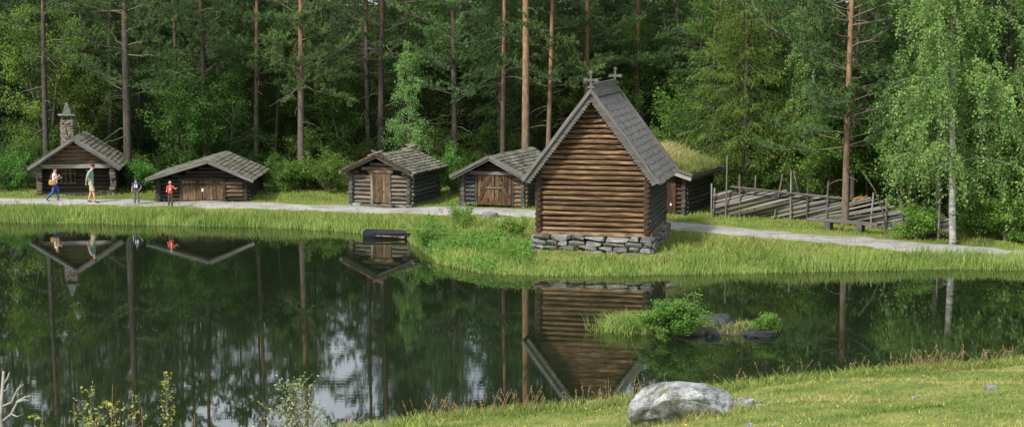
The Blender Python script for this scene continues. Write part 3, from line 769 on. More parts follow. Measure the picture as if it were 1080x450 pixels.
# ------------------------------------------------------------------ slanting rail fence
F_PX = [(752, 228), (800, 229.5), (850, 232.5), (900, 237.5), (950, 245), (985, 252), (1006, 255)]
FP = [on_ground(u, v) for u, v in F_PX]
seg = [0]
for a_, b_ in zip(FP, FP[1:]): seg.append(seg[-1] + (b_.xy - a_.xy).length)
FLEN = seg[-1]
def fpos(s):
    x = float(np.interp(s, seg, [p.x for p in FP])); y = float(np.interp(s, seg, [p.y for p in FP])); return Vector((x, y, hz(x, y)))
fence = thing('rail_fence', 'long fence of silvery slanting split rails along the edge of the wood', 'fence', FP[0], 0)
def floc(p): return Vector(p) - FP[0]
s_gap = 6.6       # where the tall left stretch ends and the lower one behind the pine begins
s = -3.6; i = 0
while s < FLEN - 1.2:
    low = s + 2.2 > s_gap
    ang = R(random.uniform(15.3, 16.3)) if not low else R(random.uniform(12.2, 13.2))
    ln = random.uniform(3.9, 4.4) if not low else random.uniform(3.8, 4.3)
    hs = random.uniform(.02, .08)
    s0 = s; z0_ = hs
    ex = ln * math.cos(ang)
    if s0 < 0:
        z0_ += -s0 * math.tan(ang); s0 = 0
    s1 = min(s + ex, FLEN)
    z1_ = hs + (s1 - s) * math.tan(ang)
    if s1 - s0 > .6:
        off = random.choice((-.06, .0, .06)) + random.uniform(-.015, .015)
        a_, b_ = fpos(s0), fpos(s1); a_.z += z0_; b_.z += z1_; a_.y += off; b_.y += off * random.uniform(.3, 1)
        d_ = random.uniform(.095, .135)
        put_log(fence, 'fence_rail', floc(a_), floc(b_), d_, d_ * random.uniform(.75, 1), i, 'rail')
    s += random.uniform(.26, .34) if not low else random.uniform(.32, .42); i += 1
# long top pole on the left stretch
put_log(fence, 'fence_rail', floc(fpos(.75) + Vector((0, -.1, 1.33))), floc(fpos(5.9) + Vector((0, -.1, 1.12))), .1, .1, 2, 'top_rail')
posts = []
def u_to_s(u): return float(np.interp(u, [q[0] for q in F_PX], seg))
for u, tall, lean in ((752, 1.5, 0), (767, 2.7, 0.02), (782, 1.9, -.02), (797, 1.9, 0), (817, 2.0, .2), (835, 2.15, 0), (852, 1.95, .03), (873, 1.85, .02),
                      (919, 1.5, .05), (935, 1.45, .0), (953, 1.4, -.05), (972, 1.5, .08), (990, 1.4, 0), (1004, 1.3, .05)):
    p = fpos(u_to_s(u))
    for off in ((-.3, .2) if tall < 1.6 else (-.3,)):
        q = p + Vector((off * .35, off, 0)); q.z = hz(q.x, q.y); hh = tall if off < 0 else tall * .82
        put_log(fence, 'fence_rail' if random.random() < .6 else 'grey_log', floc(q - Vector((0, 0, .2))), floc(q + Vector((lean * hh + random.uniform(-.03, .03), 0, hh))), .075, .075, int(u), 'fence_post')
# a thin pole leaning over the lower stretch
pl = on_ground(936, 246); pt = pl + Vector((-1.1, .3, 2.6))
po = thing('leaning_pole', 'long thin pole leaning against the fence beside the pine', 'pole', pl)
mb = MB(); mb.tube([(0, 0, -.1), (-.2, .05, .9), (-.55, .15, 1.8), (-1.05, .3, 2.55)], [.035, .032, .028, .02], 7); mb.build('pole_shaft', M['fence_rail'], po, True)
pl2 = on_ground(846, 229)
po2 = thing('leaning_pole', 'short thin stick leaning behind the tall stretch of fence', 'pole', pl2 + Vector((0.2, .4, 0)))
mb = MB(); mb.tube([(0, 0, -.1), (-.3, 0, 1.0), (-.55, 0, 2.0)], [.03, .027, .02], 7); mb.build('pole_shaft', M['fence_rail'], po2, True)
# orange-brown cut branch lying on the fence
cb = fpos(u_to_s(906)) + Vector((0, 0, 1.06))
mb = MB()
for k in range(34):
    a0 = Vector((random.uniform(-.35, .1), random.uniform(-.1, .1), random.uniform(-.02, .15))); mb.tube([a0, a0 + Vector((random.uniform(.15, .5), random.uniform(-.08, .08), random.uniform(-.1, .16)))], [.018, .01], 4)
tag(mb.build('withered_branch', plain('withered_needles', (.42, .22, .05), .9, 8, .4), None, loc=cb), 'withered orange-brown branch lying on top of the fence by the pine', 'branch')

# ------------------------------------------------------------------ bench
b0, b1 = on_ground(853, 241), on_ground(927, 247.5)
bc = (b0 + b1) / 2; brz = math.atan2(b1.y - b0.y, b1.x - b0.x)
bench = thing('bench', 'plain dark plank bench on two blocks beside the path', 'bench', (bc.x, bc.y, hz(bc.x, bc.y)), brz)
BL = (b1.xy - b0.xy).length
tilt = (hz(b1.x, b1.y) - hz(b0.x, b0.y)) / BL
board(bench, 'seat', (-BL / 2, 0, .40 - tilt * BL / 2), (BL / 2, 0, .40 + tilt * BL / 2), .34, .10, M['dark_board'], (0, 0, 1), .01)
for x in (-BL * .21, BL * .24):
    gz = hz(bc.x + x * math.cos(brz), bc.y + x * math.sin(brz)) - hz(bc.x, bc.y)
    mb = MB(); mb.box(x - .13, x + .13, -.15, .15, gz - .06, .36 + tilt * x); mb.build('leg', M['slate_log'], bench)

# ------------------------------------------------------------------ rowing boat moored in the reeds
wb_ = at_z(408, 251.5, 0)
boat = thing('rowing_boat', 'small blue-black tarred wooden boat moored in the reeds', 'boat', (wb_.x + .45, wb_.y + .45, 0), R(-4)); boat.scale = (1.05, 1, .78)
st = [(-1.35, .40, .35), (-.9, .50, .32), (-.2, .55, .29), (.6, .52, .29), (1.2, .34, .34), (1.6, .05, .42)]   # station x, half beam, sheer
strakes = 3
for k in range(strakes):
    for sy in (-1, 1):
        Vv = []
        for x, bmw, sh in st:
            for t in (k / strakes, (k + 1) / strakes):
                z = -.12 + (sh + .12) * t; w = bmw * (0.62 + .38 * math.sin(t * 1.57)) + (strakes - k) * -.004
                Vv += [(x, sy * (w + (.012 if t == k / strakes and k else 0)), z), (x, sy * (w - .03), z)]
        Ff = []
        for i in range(len(st) - 1):
            A = i * 4; B = A + 4
            Ff += [(A, B, B + 2, A + 2), (A + 1, A + 3, B + 3, B + 1), (A + 2, B + 2, B + 3, A + 3), (A, A + 1, B + 1, B)]
        Ff += [(0, 2, 3, 1), (len(Vv) - 4, len(Vv) - 3, len(Vv) - 1, len(Vv) - 2)]
        MB().add(Vv, Ff).build('strake', M['boat_tar'], boat)
bt = MB(); nS = len(st)
bt.add([(x, s_ * bmw * .62, -.115) for x, bmw, sh in st for s_ in (-1, 1)] + [(x, s_ * bmw * .62, -.085) for x, bmw, sh in st for s_ in (-1, 1)],
       [(i * 2, i * 2 + 1, i * 2 + 3, i * 2 + 2) for i in range(nS - 1)] + [(2 * nS + i * 2, 2 * nS + i * 2 + 2, 2 * nS + i * 2 + 3, 2 * nS + i * 2 + 1) for i in range(nS - 1)])
bt.build('bottom', M['boat_tar'], boat)
bt = MB(); bt.prism([(-.27, -.12), (.27, -.12), (.41, .35), (-.41, .35)], (-1.36, 0, 0), (0, 1, 0), (0, 0, 1), (-1, 0, 0), .035); bt.build('transom', M['boat_tar'], boat)
for x, w in ((-.75, .96), (.25, 1.04)): board(boat, 'thwart', (x, -w / 2, .19), (x, w / 2, .19), .2, .03, M['boat_tar'])
for sy in (-1, 1):
    mb = MB(); mb.tube([(x, sy * bmw, sh + .012) for x, bmw, sh in st], [.025] * nS, 6); mb.build('gunwale', M['boat_tar'], boat)
oar = thing('oar', 'pale wooden oar lying against the side of the dark boat', 'oar', (wb_.x + .05, wb_.y - .22, .12), R(-4))
mb = MB(); mb.tube([(-.5, 0, .03), (.5, -.0, -.02)], [.02, .022], 7); mb.build('shaft', M['ochre_plank'], oar, True)
mb = MB(); mb.box(.45, .72, -.012, .012, -.065, .02); mb.build('blade', M['ochre_plank'], oar)

# ------------------------------------------------------------------ boulder and loose stones on the near bank
def rock_mesh(name, seed, mat, sx, sy, sz, lvl=5, amp=.16, cut=()):
    bm = bmesh.new(); bmesh.ops.create_icosphere(bm, subdivisions=lvl, radius=1.0)
    o = Vector((seed * 7.3, seed * 3.1, seed * 1.7))
    for v in bm.verts:
        p = v.co.copy()
        q = Vector([math.copysign(abs(c) ** .72, c) for c in p])
        for cn_, cd in cut:
            c_ = Vector(cn_).normalized(); ex_ = q.dot(c_) - cd
            if ex_ > 0: q -= c_ * ex_ * .92
        dsp = 1 + amp * mnoise.fractal(p * 1.3 + o, 1.0, 2.1, 5) + amp * .35 * mnoise.noise(p * 6 + o) + amp * .16 * mnoise.noise(p * 17 + o)
        v.co = Vector((q.x * sx, q.y * sy, q.z * sz)) * dsp
    me = bpy.data.meshes.new(name); bm.to_mesh(me); bm.free(); me.materials.append(mat)
    me.polygons.foreach_set('use_smooth', [True] * len(me.polygons)); return me
def boulder_mat():
    m, nt, out = newmat('lichened_granite')
    tcn = nd(nt, 'ShaderNodeTexCoord')
    n = nd(nt, 'ShaderNodeTexNoise', Scale=4.0, Detail=10.0, Roughness=0.72); n2 = nd(nt, 'ShaderNodeTexNoise', Scale=1.6, Detail=6.0, Roughness=0.6)
    n3 = nd(nt, 'ShaderNodeTexNoise', Scale=2.4, Detail=5.0, Roughness=0.6, noise_dimensions='4D'); n3.inputs['W'].default_value = 4.0
    for q in (n, n2, n3): nt.links.new(tcn.outputs['Object'], q.inputs['Vector'])
    c = ramp(nt, n.outputs['Fac'], [(0.30, (0.11, 0.115, 0.11)), (0.46, (0.24, 0.25, 0.25)), (0.62, (0.37, 0.39, 0.40))])
    dk = ramp(nt, n2.outputs['Fac'], [(0.36, (0.42, 0.40, 0.36)), (0.52, (1, 1, 1))])
    c2 = mixc(nt, 1.0, c.outputs['Color'], dk.outputs['Color'], 'MULTIPLY')
    ms = ramp(nt, n3.outputs['Fac'], [(0.60, (0, 0, 0)), (0.68, (1, 1, 1))])
    c3 = mixc(nt, ms.outputs['Color'], c2, (0.13, 0.145, 0.05))
    n4 = nd(nt, 'ShaderNodeTexNoise', Scale=26.0, Detail=4.0, Roughness=0.7); nt.links.new(tcn.outputs['Object'], n4.inputs['Vector'])
    sp = ramp(nt, n4.outputs['Fac'], [(0.36, (.62, .62, .61)), (0.5, (1, 1, 1)), (0.64, (1.3, 1.3, 1.27))])
    c4 = mixc(nt, 1.0, c3, sp.outputs['Color'], 'MULTIPLY')
    hsum = math_n(nt, 'ADD', n.outputs['Fac'], math_n(nt, 'MULTIPLY', n4.outputs['Fac'], .35))
    principled(nt, out, c4, 0.9, hsum, 0.9, 0.07, 0.2); return m
M['boulder'] = boulder_mat()
pb = on_ground(722, 442)
SCB = pb.y / FPX                       # metres a pixel spans there
bo = link('boulder', rock_mesh('boulder', 3, M['boulder'], 57 * SCB, 40 * SCB, 36 * SCB, 5, .14, (((0, 0, 1), .80), ((-.7, -.2, .62), .74), ((.8, -.2, .5), .80), ((0.05, -1, -.75), .40))), None,
          (pb.x, pb.y + .28, pb.z + 4 * SCB), (R(-4), R(1), R(-6)))
tag(bo, 'big pale grey lichen-spotted boulder in the grass at the front', 'boulder')
for (u, v, wpx, hpx, lab, sd, key) in ((634, 428, 36, 7, 'flat pale stone slab lying in the grass left of the boulder', 5, 'boulder'), (768, 429, 20, 13, 'grey stone tucked against the right end of the boulder', 6, 'boulder'),
                              (786, 426, 19, 9, 'small pale stone in the grass just right of the boulder', 7, 'boulder'), (801, 431, 9, 8, 'small upright pale stone chip right of the boulder', 8, 'boulder'),
                              (1045, 410, 14, 6, 'small white stone in the grass at the far right', 9, 'boulder'), (965, 420, 7, 4, 'tiny white stone in the middle of the meadow', 10, 'boulder'),
                              (577, 434, 14, 5, 'low pale stone in the grass on the near shore', 11, 'boulder'), (672, 448, 14, 6, 'white stone at the bottom edge left of the boulder', 12, 'boulder'), (790, 449, 9, 5, 'tiny white stone below the boulder at the bottom edge', 14, 'boulder'),
                              (517, 229, 17, 9, 'pale rough stone beside the gravel path near the tall building', 13, 'stone'), (533, 234, 22, 5, 'low brown stone in the grass left of the tall building', 15, 'chimney_stone')):
    p = on_ground(u, v); k = p.y / FPX
    tag(link('stone', rock_mesh('stone', sd, M[key], wpx * k / 2, wpx * k * .4, hpx * k * .75, 3, .2, (((0, 0, 1), .6),)), None, (p.x, p.y, p.z + hpx * k * .15), (0, 0, sd)), lab, 'stone')

# ------------------------------------------------------------------ islet in the pond
IC = at_z(735, 349, 0)
IS = IC.y / FPX
def islet_h(x, y):
    dx, dy = (x - IC.x) / (88 * IS), (y - IC.y - .35) / 1.0
    return 0.26 * (1 - dx * dx - dy * dy) + .05 * math.sin(x * 5 + y * 3) + .03 * math.sin(x * 11)
iv, jf = [], []
nI, nJ = 40, 18
for i in range(nI + 1):
    for j in range(nJ + 1):
        x = IC.x + (i / nI * 2 - 1) * 96 * IS; y = IC.y + .35 + (j / nJ * 2 - 1) * 1.15
        iv.append((x, y, max(islet_h(x, y), -.2)))
for i in range(nI):
    for j in range(nJ):
        k = i * (nJ + 1) + j; jf.append((k, k + nJ + 1, k + nJ + 2, k + 1))
isl = link('islet', mesh_py('islet', iv, jf, plain('islet_mud', (.05, .045, .025), .95, 4, .5), True)); tag(isl, kind='structure')
for (u, v, w, h_, lab, sd) in ((757, 346, 40, 26, 'rounded dark grey rock hump in the middle of the islet', 31), (784, 347, 34, 7, 'low flat dark rock right of the hump on the islet', 32),
                              (803, 353, 34, 9, 'dark wet rock at the waterline under the islet shrub', 33), (752, 354, 14, 8, 'small brownish stone at the edge of the islet', 34)):
    p = at_z(u, v, .05); k = p.y / FPX
    tag(link('islet_rock', rock_mesh('islet_rock', sd, M['dark_rock'], w * k / 2, min(w * k * .4, .5), h_ * k * .55, 4, .16), None, (p.x, p.y + .2, .05), (0, 0, .1 * sd)), lab, 'rock')

# ------------------------------------------------------------------ people
def ellip_tube(mb, pts, rx, ry, k=12, side=None):
    n = len(pts); b = len(mb.V); pts = [Vector(p) for p in pts]
    for i, p in enumerate(pts):
        t = (pts[min(i + 1, n - 1)] - pts[max(i - 1, 0)]).normalized()
        sdv = Vector(side) if side else (Vector((1, 0, 0)) if abs(t.x) < .8 else Vector((0, 1, 0)))
        sdv = (sdv - t * sdv.dot(t)).normalized(); q = t.cross(sdv)
        for j in range(k):
            a_ = 2 * math.pi * j / k; mb.V.append(tuple(p + sdv * rx[i] * math.cos(a_) + q * ry[i] * math.sin(a_)))
    for i in range(n - 1):
        for j in range(k): mb.F.append((b + i * k + j, b + i * k + (j + 1) % k, b + (i + 1) * k + (j + 1) % k, b + (i + 1) * k + j))
    mb.F.append(tuple(b + j for j in range(k - 1, -1, -1))); mb.F.append(tuple(b + (n - 1) * k + j for j in range(k)))
def ellipsoid(mb, c, r, nu=12, nv=8, rot=None):
    b = len(mb.V); c = Vector(c)
    for i in range(nv + 1):
        th = math.pi * i / nv
        for j in range(nu):
            ph = 2 * math.pi * j / nu
            q = Vector((r[0] * math.sin(th) * math.cos(ph), r[1] * math.sin(th) * math.sin(ph), r[2] * math.cos(th)))
            if rot: q = rot @ q
            mb.V.append(tuple(c + q))
    for i in range(nv):
        for j in range(nu): mb.F.append((b + i * nu + j, b + (i + 1) * nu + j, b + (i + 1) * nu + (j + 1) % nu, b + i * nu + (j + 1) % nu))
def remeshed(mb, name, vox, mat, parent, extra=None, smooth=4):
    me = mesh_py(name, mb.V, mb.F, mat); o = link(name, me)
    m = o.modifiers.new('r', 'REMESH'); m.mode = 'VOXEL'; m.voxel_size = vox
    m = o.modifiers.new('s', 'SMOOTH'); m.iterations = smooth; m.factor = .5
    dg = bpy.context.evaluated_depsgraph_get(); dg.update()
    ne = bpy.data.meshes.new_from_object(o.evaluated_get(dg)); ne.name = name
    bpy.data.objects.remove(o)
    if extra:
        bm = bmesh.new(); bm.from_mesh(ne); t = mesh_py('x', extra.V, extra.F); bm.from_mesh(t); bmesh.ops.recalc_face_normals(bm, faces=bm.faces); bm.to_mesh(ne); bm.free(); bpy.data.meshes.remove(t)
    ne.materials.clear(); ne.materials.append(mat)
    ne.polygons.foreach_set('use_smooth', [True] * len(ne.polygons))
    return link(name, ne, parent)
SKIN = plain('skin', (.52, .30, .20), .6)
def cloth(name, c): return plain(name, c, .9, 40, .12, .1)
def hand(mb, w, d, side, s):
    """palm and five curled fingers from wrist w along direction d"""
    w, d = Vector(w), Vector(d).normalized(); sd = Vector(side).normalized(); sd = (sd - d * sd.dot(d)).normalized(); n = d.cross(sd)
    for k, (o_, ln) in enumerate(((-.028, .065), (-.010, .075), (.009, .072), (.027, .058))):
        a_ = w + d * .075 * s + sd * o_ * s
        mb.tube([a_, a_ + d * ln * .5 * s + n * .008 * s, a_ + d * ln * .85 * s + n * .03 * s], [.0095 * s, .009 * s, .007 * s], 6)
    a_ = w + d * .03 * s + sd * -.03 * s
    mb.tube([a_, a_ + d * .03 * s - sd * .022 * s, a_ + d * .062 * s - sd * .02 * s + n * .012 * s], [.011 * s, .010 * s, .008 * s], 6)
def person(label, px, H, face, J, shirt, legs, extra, sleeves=.55, trouser_to=1.0, hair=(.02, .015, .01), bend=0.0, shirt_low=0.02):
    """J: joints in metres for a 1.75 m figure standing at the origin, looking along -Y; 'face' turns the figure"""
    p = on_ground(*px); root = thing('person', label, 'person', p, face); s = H / 1.75
    root.location.z = max(p.z, hz(p.x, p.y)) + 0.038
    j = {k: Vector(v) * s for k, v in J.items()}
    body = MB(); fing = MB()
    # torso, neck, head
    ellip_tube(body, [j['hip'], j['waist'], j['chest'], j['shoulder'], j['neck'], j['head'] - Vector((0, 0, .06)) * s], [.165*s, .14*s, .165*s, .15*s, .058*s, .055*s], [.115*s, .10*s, .115*s, .085*s, .055*s, .055*s], 14, (1, 0, 0))
    tl = Matrix.Rotation(J.get('tilt', (0, 0, 0))[0], 3, 'X')
    hd = j['head']
    ellipsoid(body, hd + Vector((0, .005, .02)) * s, (.076 * s, .092 * s, .112 * s), 16, 12, tl)
    ellipsoid(body, hd + tl @ Vector((0, -.045, -.06)) * s, (.05 * s, .05 * s, .05 * s), 10, 8, tl)
    ellipsoid(body, hd + tl @ Vector((0, -.095, .0)) * s, (.013 * s, .02 * s, .024 * s), 8, 6, tl)
    for sx in (-1, 1): ellipsoid(body, hd + tl @ Vector((sx * .078, .01, .01)) * s, (.012 * s, .02 * s, .032 * s), 8, 6, tl)
    for q in ('L', 'R'):
        sh, el, wr = j['sh' + q], j['el' + q], j['wr' + q]
        body.tube([j['shoulder'] * .75 + sh * .25, sh, sh * .5 + el * .5, el, el * .6 + wr * .4, wr], [.06*s, .055*s, .047*s, .038*s, .04*s, .026*s], 12)
        d = (wr - el).normalized(); sd = Vector((0, 1, 0)) if abs(d.y) < .8 else Vector((1, 0, 0))
        ellipsoid(body, wr + d * .045 * s, (.024 * s, .038 * s, .05 * s), 10, 8, d.to_track_quat('Z', 'Y').to_matrix())
        hand(fing, wr + d * .0, d, sd, s)
        hp, kn, an = j['hp' + q], j['kn' + q], j['an' + q]
        body.tube([j['hip'] * .5 + hp * .5, hp, hp * .5 + kn * .5, kn, kn * .65 + an * .35, an], [.085*s, .09*s, .073*s, .054*s, .056*s, .036*s], 12)
        ft = j['ft' + q]; ellip_tube(body, [an + Vector((0, 0, -.015)) * s, an * .5 + ft * .5 + Vector((0, 0, -.03)) * s, ft], [.036*s, .042*s, .03*s], [.045*s, .032*s, .018*s], 10)
    remeshed(body, 'body', .019 * s, SKIN, root, fing)
    # clothes
    g = MB()
    lo = j['hip'] + Vector((0, 0, shirt_low)) * s
    ellip_tube(g, [lo, j['waist'], j['chest'], j['shoulder'], j['shoulder'] * .6 + j['neck'] * .4], [.185*s, .165*s, .185*s, .165*s, .075*s], [.135*s, .125*s, .135*s, .10*s, .075*s], 14, (1, 0, 0))
    for q in ('L', 'R'):
        sh, el = j['sh' + q], j['el' + q]
        if sleeves > 0: g.tube([j['shoulder'] * .7 + sh * .3, sh, sh * (1 - sleeves) + el * sleeves], [.075*s, .075*s, .066*s], 12)
    remeshed(g, 'shirt', .016 * s, shirt, root)
    g = MB()
    ellip_tube(g, [j['hip'] + Vector((0, 0, -.06)) * s, j['hip'] + Vector((0, 0, .02)) * s, j['hip'] * .6 + j['waist'] * .4], [.15*s, .178*s, .16*s], [.11*s, .13*s, .12*s], 14, (1, 0, 0))
    for q in ('L', 'R'):
        hp, kn, an = j['hp' + q], j['kn' + q], j['an' + q]
        if trouser_to >= 1: g.tube([j['hip'] * .5 + hp * .5, hp, hp * .5 + kn * .5, kn, kn * .6 + an * .4, an], [.095*s, .105*s, .09*s, .073*s, .07*s, .06*s], 12)
        else:
            t = trouser_to; g.tube([j['hip'] * .5 + hp * .5, hp, hp * .5 + kn * .5, kn * (1 - (1 - t)) + hp * (1 - t)], [.095*s, .11*s, .10*s, .092*s], 12)
    remeshed(g, 'trousers', .016 * s, legs, root)
    for q in ('L', 'R'):
        an, ft = j['an' + q], j['ft' + q]; g = MB()
        ellip_tube(g, [an + Vector((0, 0, -.03)) * s - (ft - an) * .25, an * .5 + ft * .5 + Vector((0, 0, -.035)) * s, ft * 1.0 + (ft - an) * .15], [.042*s, .048*s, .034*s], [.04*s, .036*s, .024*s], 10)
        remeshed(g, 'shoe', .011 * s, extra.get('shoe', M['iron']), root)
    # face
    for sx in (-1, 1):
        g = MB(); ellipsoid(g, hd + tl @ Vector((sx * .032, -.083, .028)) * s, (.011 * s, .008 * s, .008 * s), 8, 6); g.build('eye', M['iron'], root, True)
    g = MB(); ellipsoid(g, hd + tl @ Vector((0, -.09, -.05)) * s, (.024 * s, .008 * s, .007 * s), 8, 6); g.build('mouth', plain('lips', (.35, .12, .1), .6), root, True)
    g = MB(); ellipsoid(g, hd + tl @ Vector((0, .022, .045)) * s, (.086 * s, .096 * s, .100 * s), 14, 10, tl)
    if hair is not None: g.build('hair', plain('hair_%s' % label[:6], hair, .7, 30, .3), root, True)
    return root, j, s
STAND = dict(hip=(0, 0, .92), waist=(0, 0, 1.08), chest=(0, 0, 1.27), shoulder=(0, 0, 1.42), neck=(0, -.005, 1.5), head=(0, -.015, 1.635),
             shL=(.19, 0, 1.40), elL=(.24, .03, 1.12), wrL=(.23, -.03, .87), shR=(-.19, 0, 1.40), elR=(-.24, .03, 1.12), wrR=(-.23, -.03, .87),
             hpL=(.09, 0, .88), knL=(.10, -.02, .48), anL=(.11, .02, .08), ftL=(.12, -.14, .03), hpR=(-.09, 0, .88), knR=(-.10, -.02, .48), anR=(-.11, .02, .08), ftR=(-.12, -.14, .03))
# woman walking to the right: long stride, forearms raised in front, shoulder bag
J = dict(STAND); J.update(shL=(.17, 0, 1.39), shR=(-.17, 0, 1.39), elL=(.2, -.02, 1.13), wrL=(.14, -.24, 1.2), elR=(-.2, .0, 1.13), wrR=(-.13, -.2, 1.3),
                          knL=(.08, -.14, .50), anL=(.09, -.12, .09), ftL=(.09, -.28, .03), knR=(-.08, .10, .47), anR=(-.09, .42, .13), ftR=(-.09, .30, .03))
w_, jj, s_ = person('woman in a white top and blue trousers walking with a shoulder bag', (58.5, 212.8), 1.62, R(90), J, cloth('white_top', (.72, .74, .78)), cloth('blue_trousers', (.045, .075, .25)), {'shoe': cloth('grey_shoe', (.05, .05, .05))}, .3)
bag = thing('shoulder_bag', 'tan brown shoulder bag at the hip of the woman in white', 'bag', w_.location + Vector((-.06, -.23, .80)), R(90))
g = MB(); ellip_tube(g, [(0, 0, 0), (0, 0, .05), (0, 0, .2), (0, 0, .26)], [.05, .07, .065, .04], [.15, .18, .17, .14], 14, (1, 0, 0)); remeshed(g, 'pouch', .014, cloth('tan_leather', (.34, .19, .07)), bag)
g = MB(); g.tube([(0, -.13, .2), (.06, -.06, .45), (.1, .02, .6), (.06, .08, .45), (0, .13, .2)], [.012] * 5, 6); g.build('strap', cloth('tan_strap', (.28, .15, .06)), bag, True)
# man strolling to the right, looking down, hand behind
J = dict(STAND); J.update(head=(0, -.10, 1.62), neck=(0, -.045, 1.49), shoulder=(0, -.01, 1.42), tilt=(.45, 0, 0), elL=(.23, .08, 1.13), wrL=(.19, .12, .88), elR=(-.24, .12, 1.14), wrR=(-.19, .17, .9),
                          knL=(.1, .02, .48), anL=(.1, .16, .09), ftL=(.1, .02, .03), knR=(-.09, -.12, .49), anR=(-.1, -.2, .08), ftR=(-.1, -.36, .03))
person('man in a grey-green shirt and khaki shorts walking with bowed head', (96.5, 213.8), 1.83, R(90), J, cloth('grey_green_shirt', (.20, .31, .28)), cloth('khaki_shorts', (.42, .38, .28)), {'shoe': cloth('dark_sandal', (.06, .03, .03))}, .75, .95, (.03, .022, .016))
# boy in the blue print shirt, hand on hip
J = dict(STAND); J.update(elL=(.36, .06, 1.16), wrL=(.22, -.03, 1.0), elR=(-.25, .02, 1.12), wrR=(-.26, -.04, .86), anL=(.15, .0, .08), ftL=(.17, -.14, .03), knL=(.13, -.02, .48), head=(0, -.02, 1.62))
b_, jj, s_ = person('boy in a dark blue printed shirt and dark cap, facing the pond', (144, 216.6), 1.28, R(4), J, cloth('navy_shirt', (.02, .03, .13)), cloth('olive_trousers', (.10, .11, .085)), {'shoe': cloth('pale_trainer', (.3, .36, .42))}, .6)
capm = cloth('dark_cap', (.025, .025, .03))
cap = thing('cap', 'dark cap on the boy in the blue shirt', 'cap', b_.location + Vector((0, -.015, 1.62 * s_)), R(4))
g = MB(); ellipsoid(g, (0, .012 * s_, .06 * s_), (.094 * s_, .104 * s_, .085 * s_), 14, 8); g.build('crown', capm, cap, True)
g = MB(); ellip_tube(g, [(0, -.05 * s_, .05 * s_), (0, -.19 * s_, .035 * s_)], [.085 * s_, .06 * s_], [.012 * s_, .008 * s_], 12, (1, 0, 0)); g.build('brim', capm, cap, True)
pm, pw = cloth('white_print', (.7, .68, .66)), cloth('orange_print', (.5, .2, .12))
for k, (x, m_) in enumerate(((-.085, pm), (-.03, pw), (.03, pm), (.085, pm))):
    g = MB(); y_ = -.125 - .010 * math.cos(x * 10)
    g.box((x - .02) * s_, (x + .02) * s_, (y_ - .03) * s_, (y_ + .02) * s_, 1.12 * s_, (1.36 - .03 * (k % 2)) * s_); g.build('shirt_print', m_, b_)
# smaller boy in red, arm held out
J = dict(STAND); J.update(elL=(.36, -.03, 1.24), wrL=(.5, -.16, 1.30), elR=(-.26, .02, 1.13), wrR=(-.2, -.16, 1.08), head=(0, -.015, 1.62), anR=(-.13, .02, .08), ftR=(-.16, -.12, .03))
r_, jj, s_ = person('small boy in a red printed shirt and pale hat, facing the pond', (180, 219.0), 1.2, R(-6), J, cloth('red_shirt', (.50, .045, .035)), cloth('brown_trousers', (.06, .05, .035)), {'shoe': cloth('brown_shoe', (.06, .05, .04))}, .7)
hm = cloth('straw_hat', (.40, .31, .20))
hat = thing('hat', 'pale brown sun hat on the small boy in red', 'hat', r_.location + Vector((0, -.015, 1.62 * s_)), R(-6))
g = MB(); ellipsoid(g, (0, .012 * s_, .065 * s_), (.10 * s_, .108 * s_, .095 * s_), 14, 8); g.build('crown', hm, hat, True)
g = MB(); ellip_tube(g, [(0, 0, .045 * s_), (0, 0, .065 * s_)], [.135 * s_, .10 * s_], [.14 * s_, .11 * s_], 16, (1, 0, 0)); g.build('brim', hm, hat, True)
pb_ = cloth('blue_grey_print', (.16, .2, .34))
for k, (x, z, m_) in enumerate(((-.06, 1.22, pb_), (.03, 1.18, pm), (-.02, 1.08, pb_), (.05, 1.28, pm))):
    g = MB(); ellipsoid(g, (x * s_, -.132 * s_, z * s_), (.05 * s_, .014 * s_, .045 * s_), 10, 6); g.build('shirt_print', m_, r_, True)

# ------------------------------------------------------------------ trees
M['pine_bark'] = bark('pine_bark', (0.11, 0.095, 0.082), (0.24, 0.14, 0.08), 5.5, 11.0)
M['pine_bark_dark'] = bark('dark_pine_bark', (0.075, 0.068, 0.06), (0.15, 0.085, 0.05), 9.0, 14.0)
M['pine_bark_orange'] = bark('orange_pine_bark', (0.15, 0.12, 0.098), (0.26, 0.165, 0.10), 2.5, 8.0)
M['spruce_bark'] = bark('spruce_bark', (0.10, 0.09, 0.08), (0.12, 0.10, 0.085), 4, 10)
M['twig'] = plain('bare_twig', (.13, .105, .085), .9, 8, .3)
def birch_bark():
    m, nt, out = newmat('birch_bark')
    tcn = nd(nt, 'ShaderNodeTexCoord'); mp = nd(nt, 'ShaderNodeMapping'); mp.inputs['Scale'].default_value = (3, 3, 9)
    nt.links.new(tcn.outputs['Object'], mp.inputs['Vector'])
    n = nd(nt, 'ShaderNodeTexNoise', Scale=1.2, Detail=4.0, Roughness=0.6); nt.links.new(mp.outputs['Vector'], n.inputs['Vector'])
    r = ramp(nt, n.outputs['Fac'], [(0.36, (.05, .045, .04)), (0.48, (.28, .275, .255)), (0.7, (.46, .45, .42))])
    principled(nt, out, r.outputs['Color'], .8, n.outputs['Fac'], .4, .02, .2); return m
M['birch_bark'] = birch_bark()
M['pine_needles'] = leafmat('pine_needles', (.060, .115, .042), (.175, .262, .090), .36)
M['spruce_needles'] = leafmat('spruce_needles', (.031, .068, .025), (.090, .155, .046), .3)
M['spruce_light'] = leafmat('yellow_green_spruce', (.075, .15, .030), (.24, .36, .080), .4)
M['birch_leaves'] = leafmat('birch_leaves', (.098, .21, .052), (.275, .425, .13), .45)
M['broad_leaves'] = leafmat('broad_leaves', (.066, .14, .026), (.185, .295, .06), .45)
M['bush_leaves'] = leafmat('bush_leaves', (.070, .165, .028), (.20, .36, .075), .45)
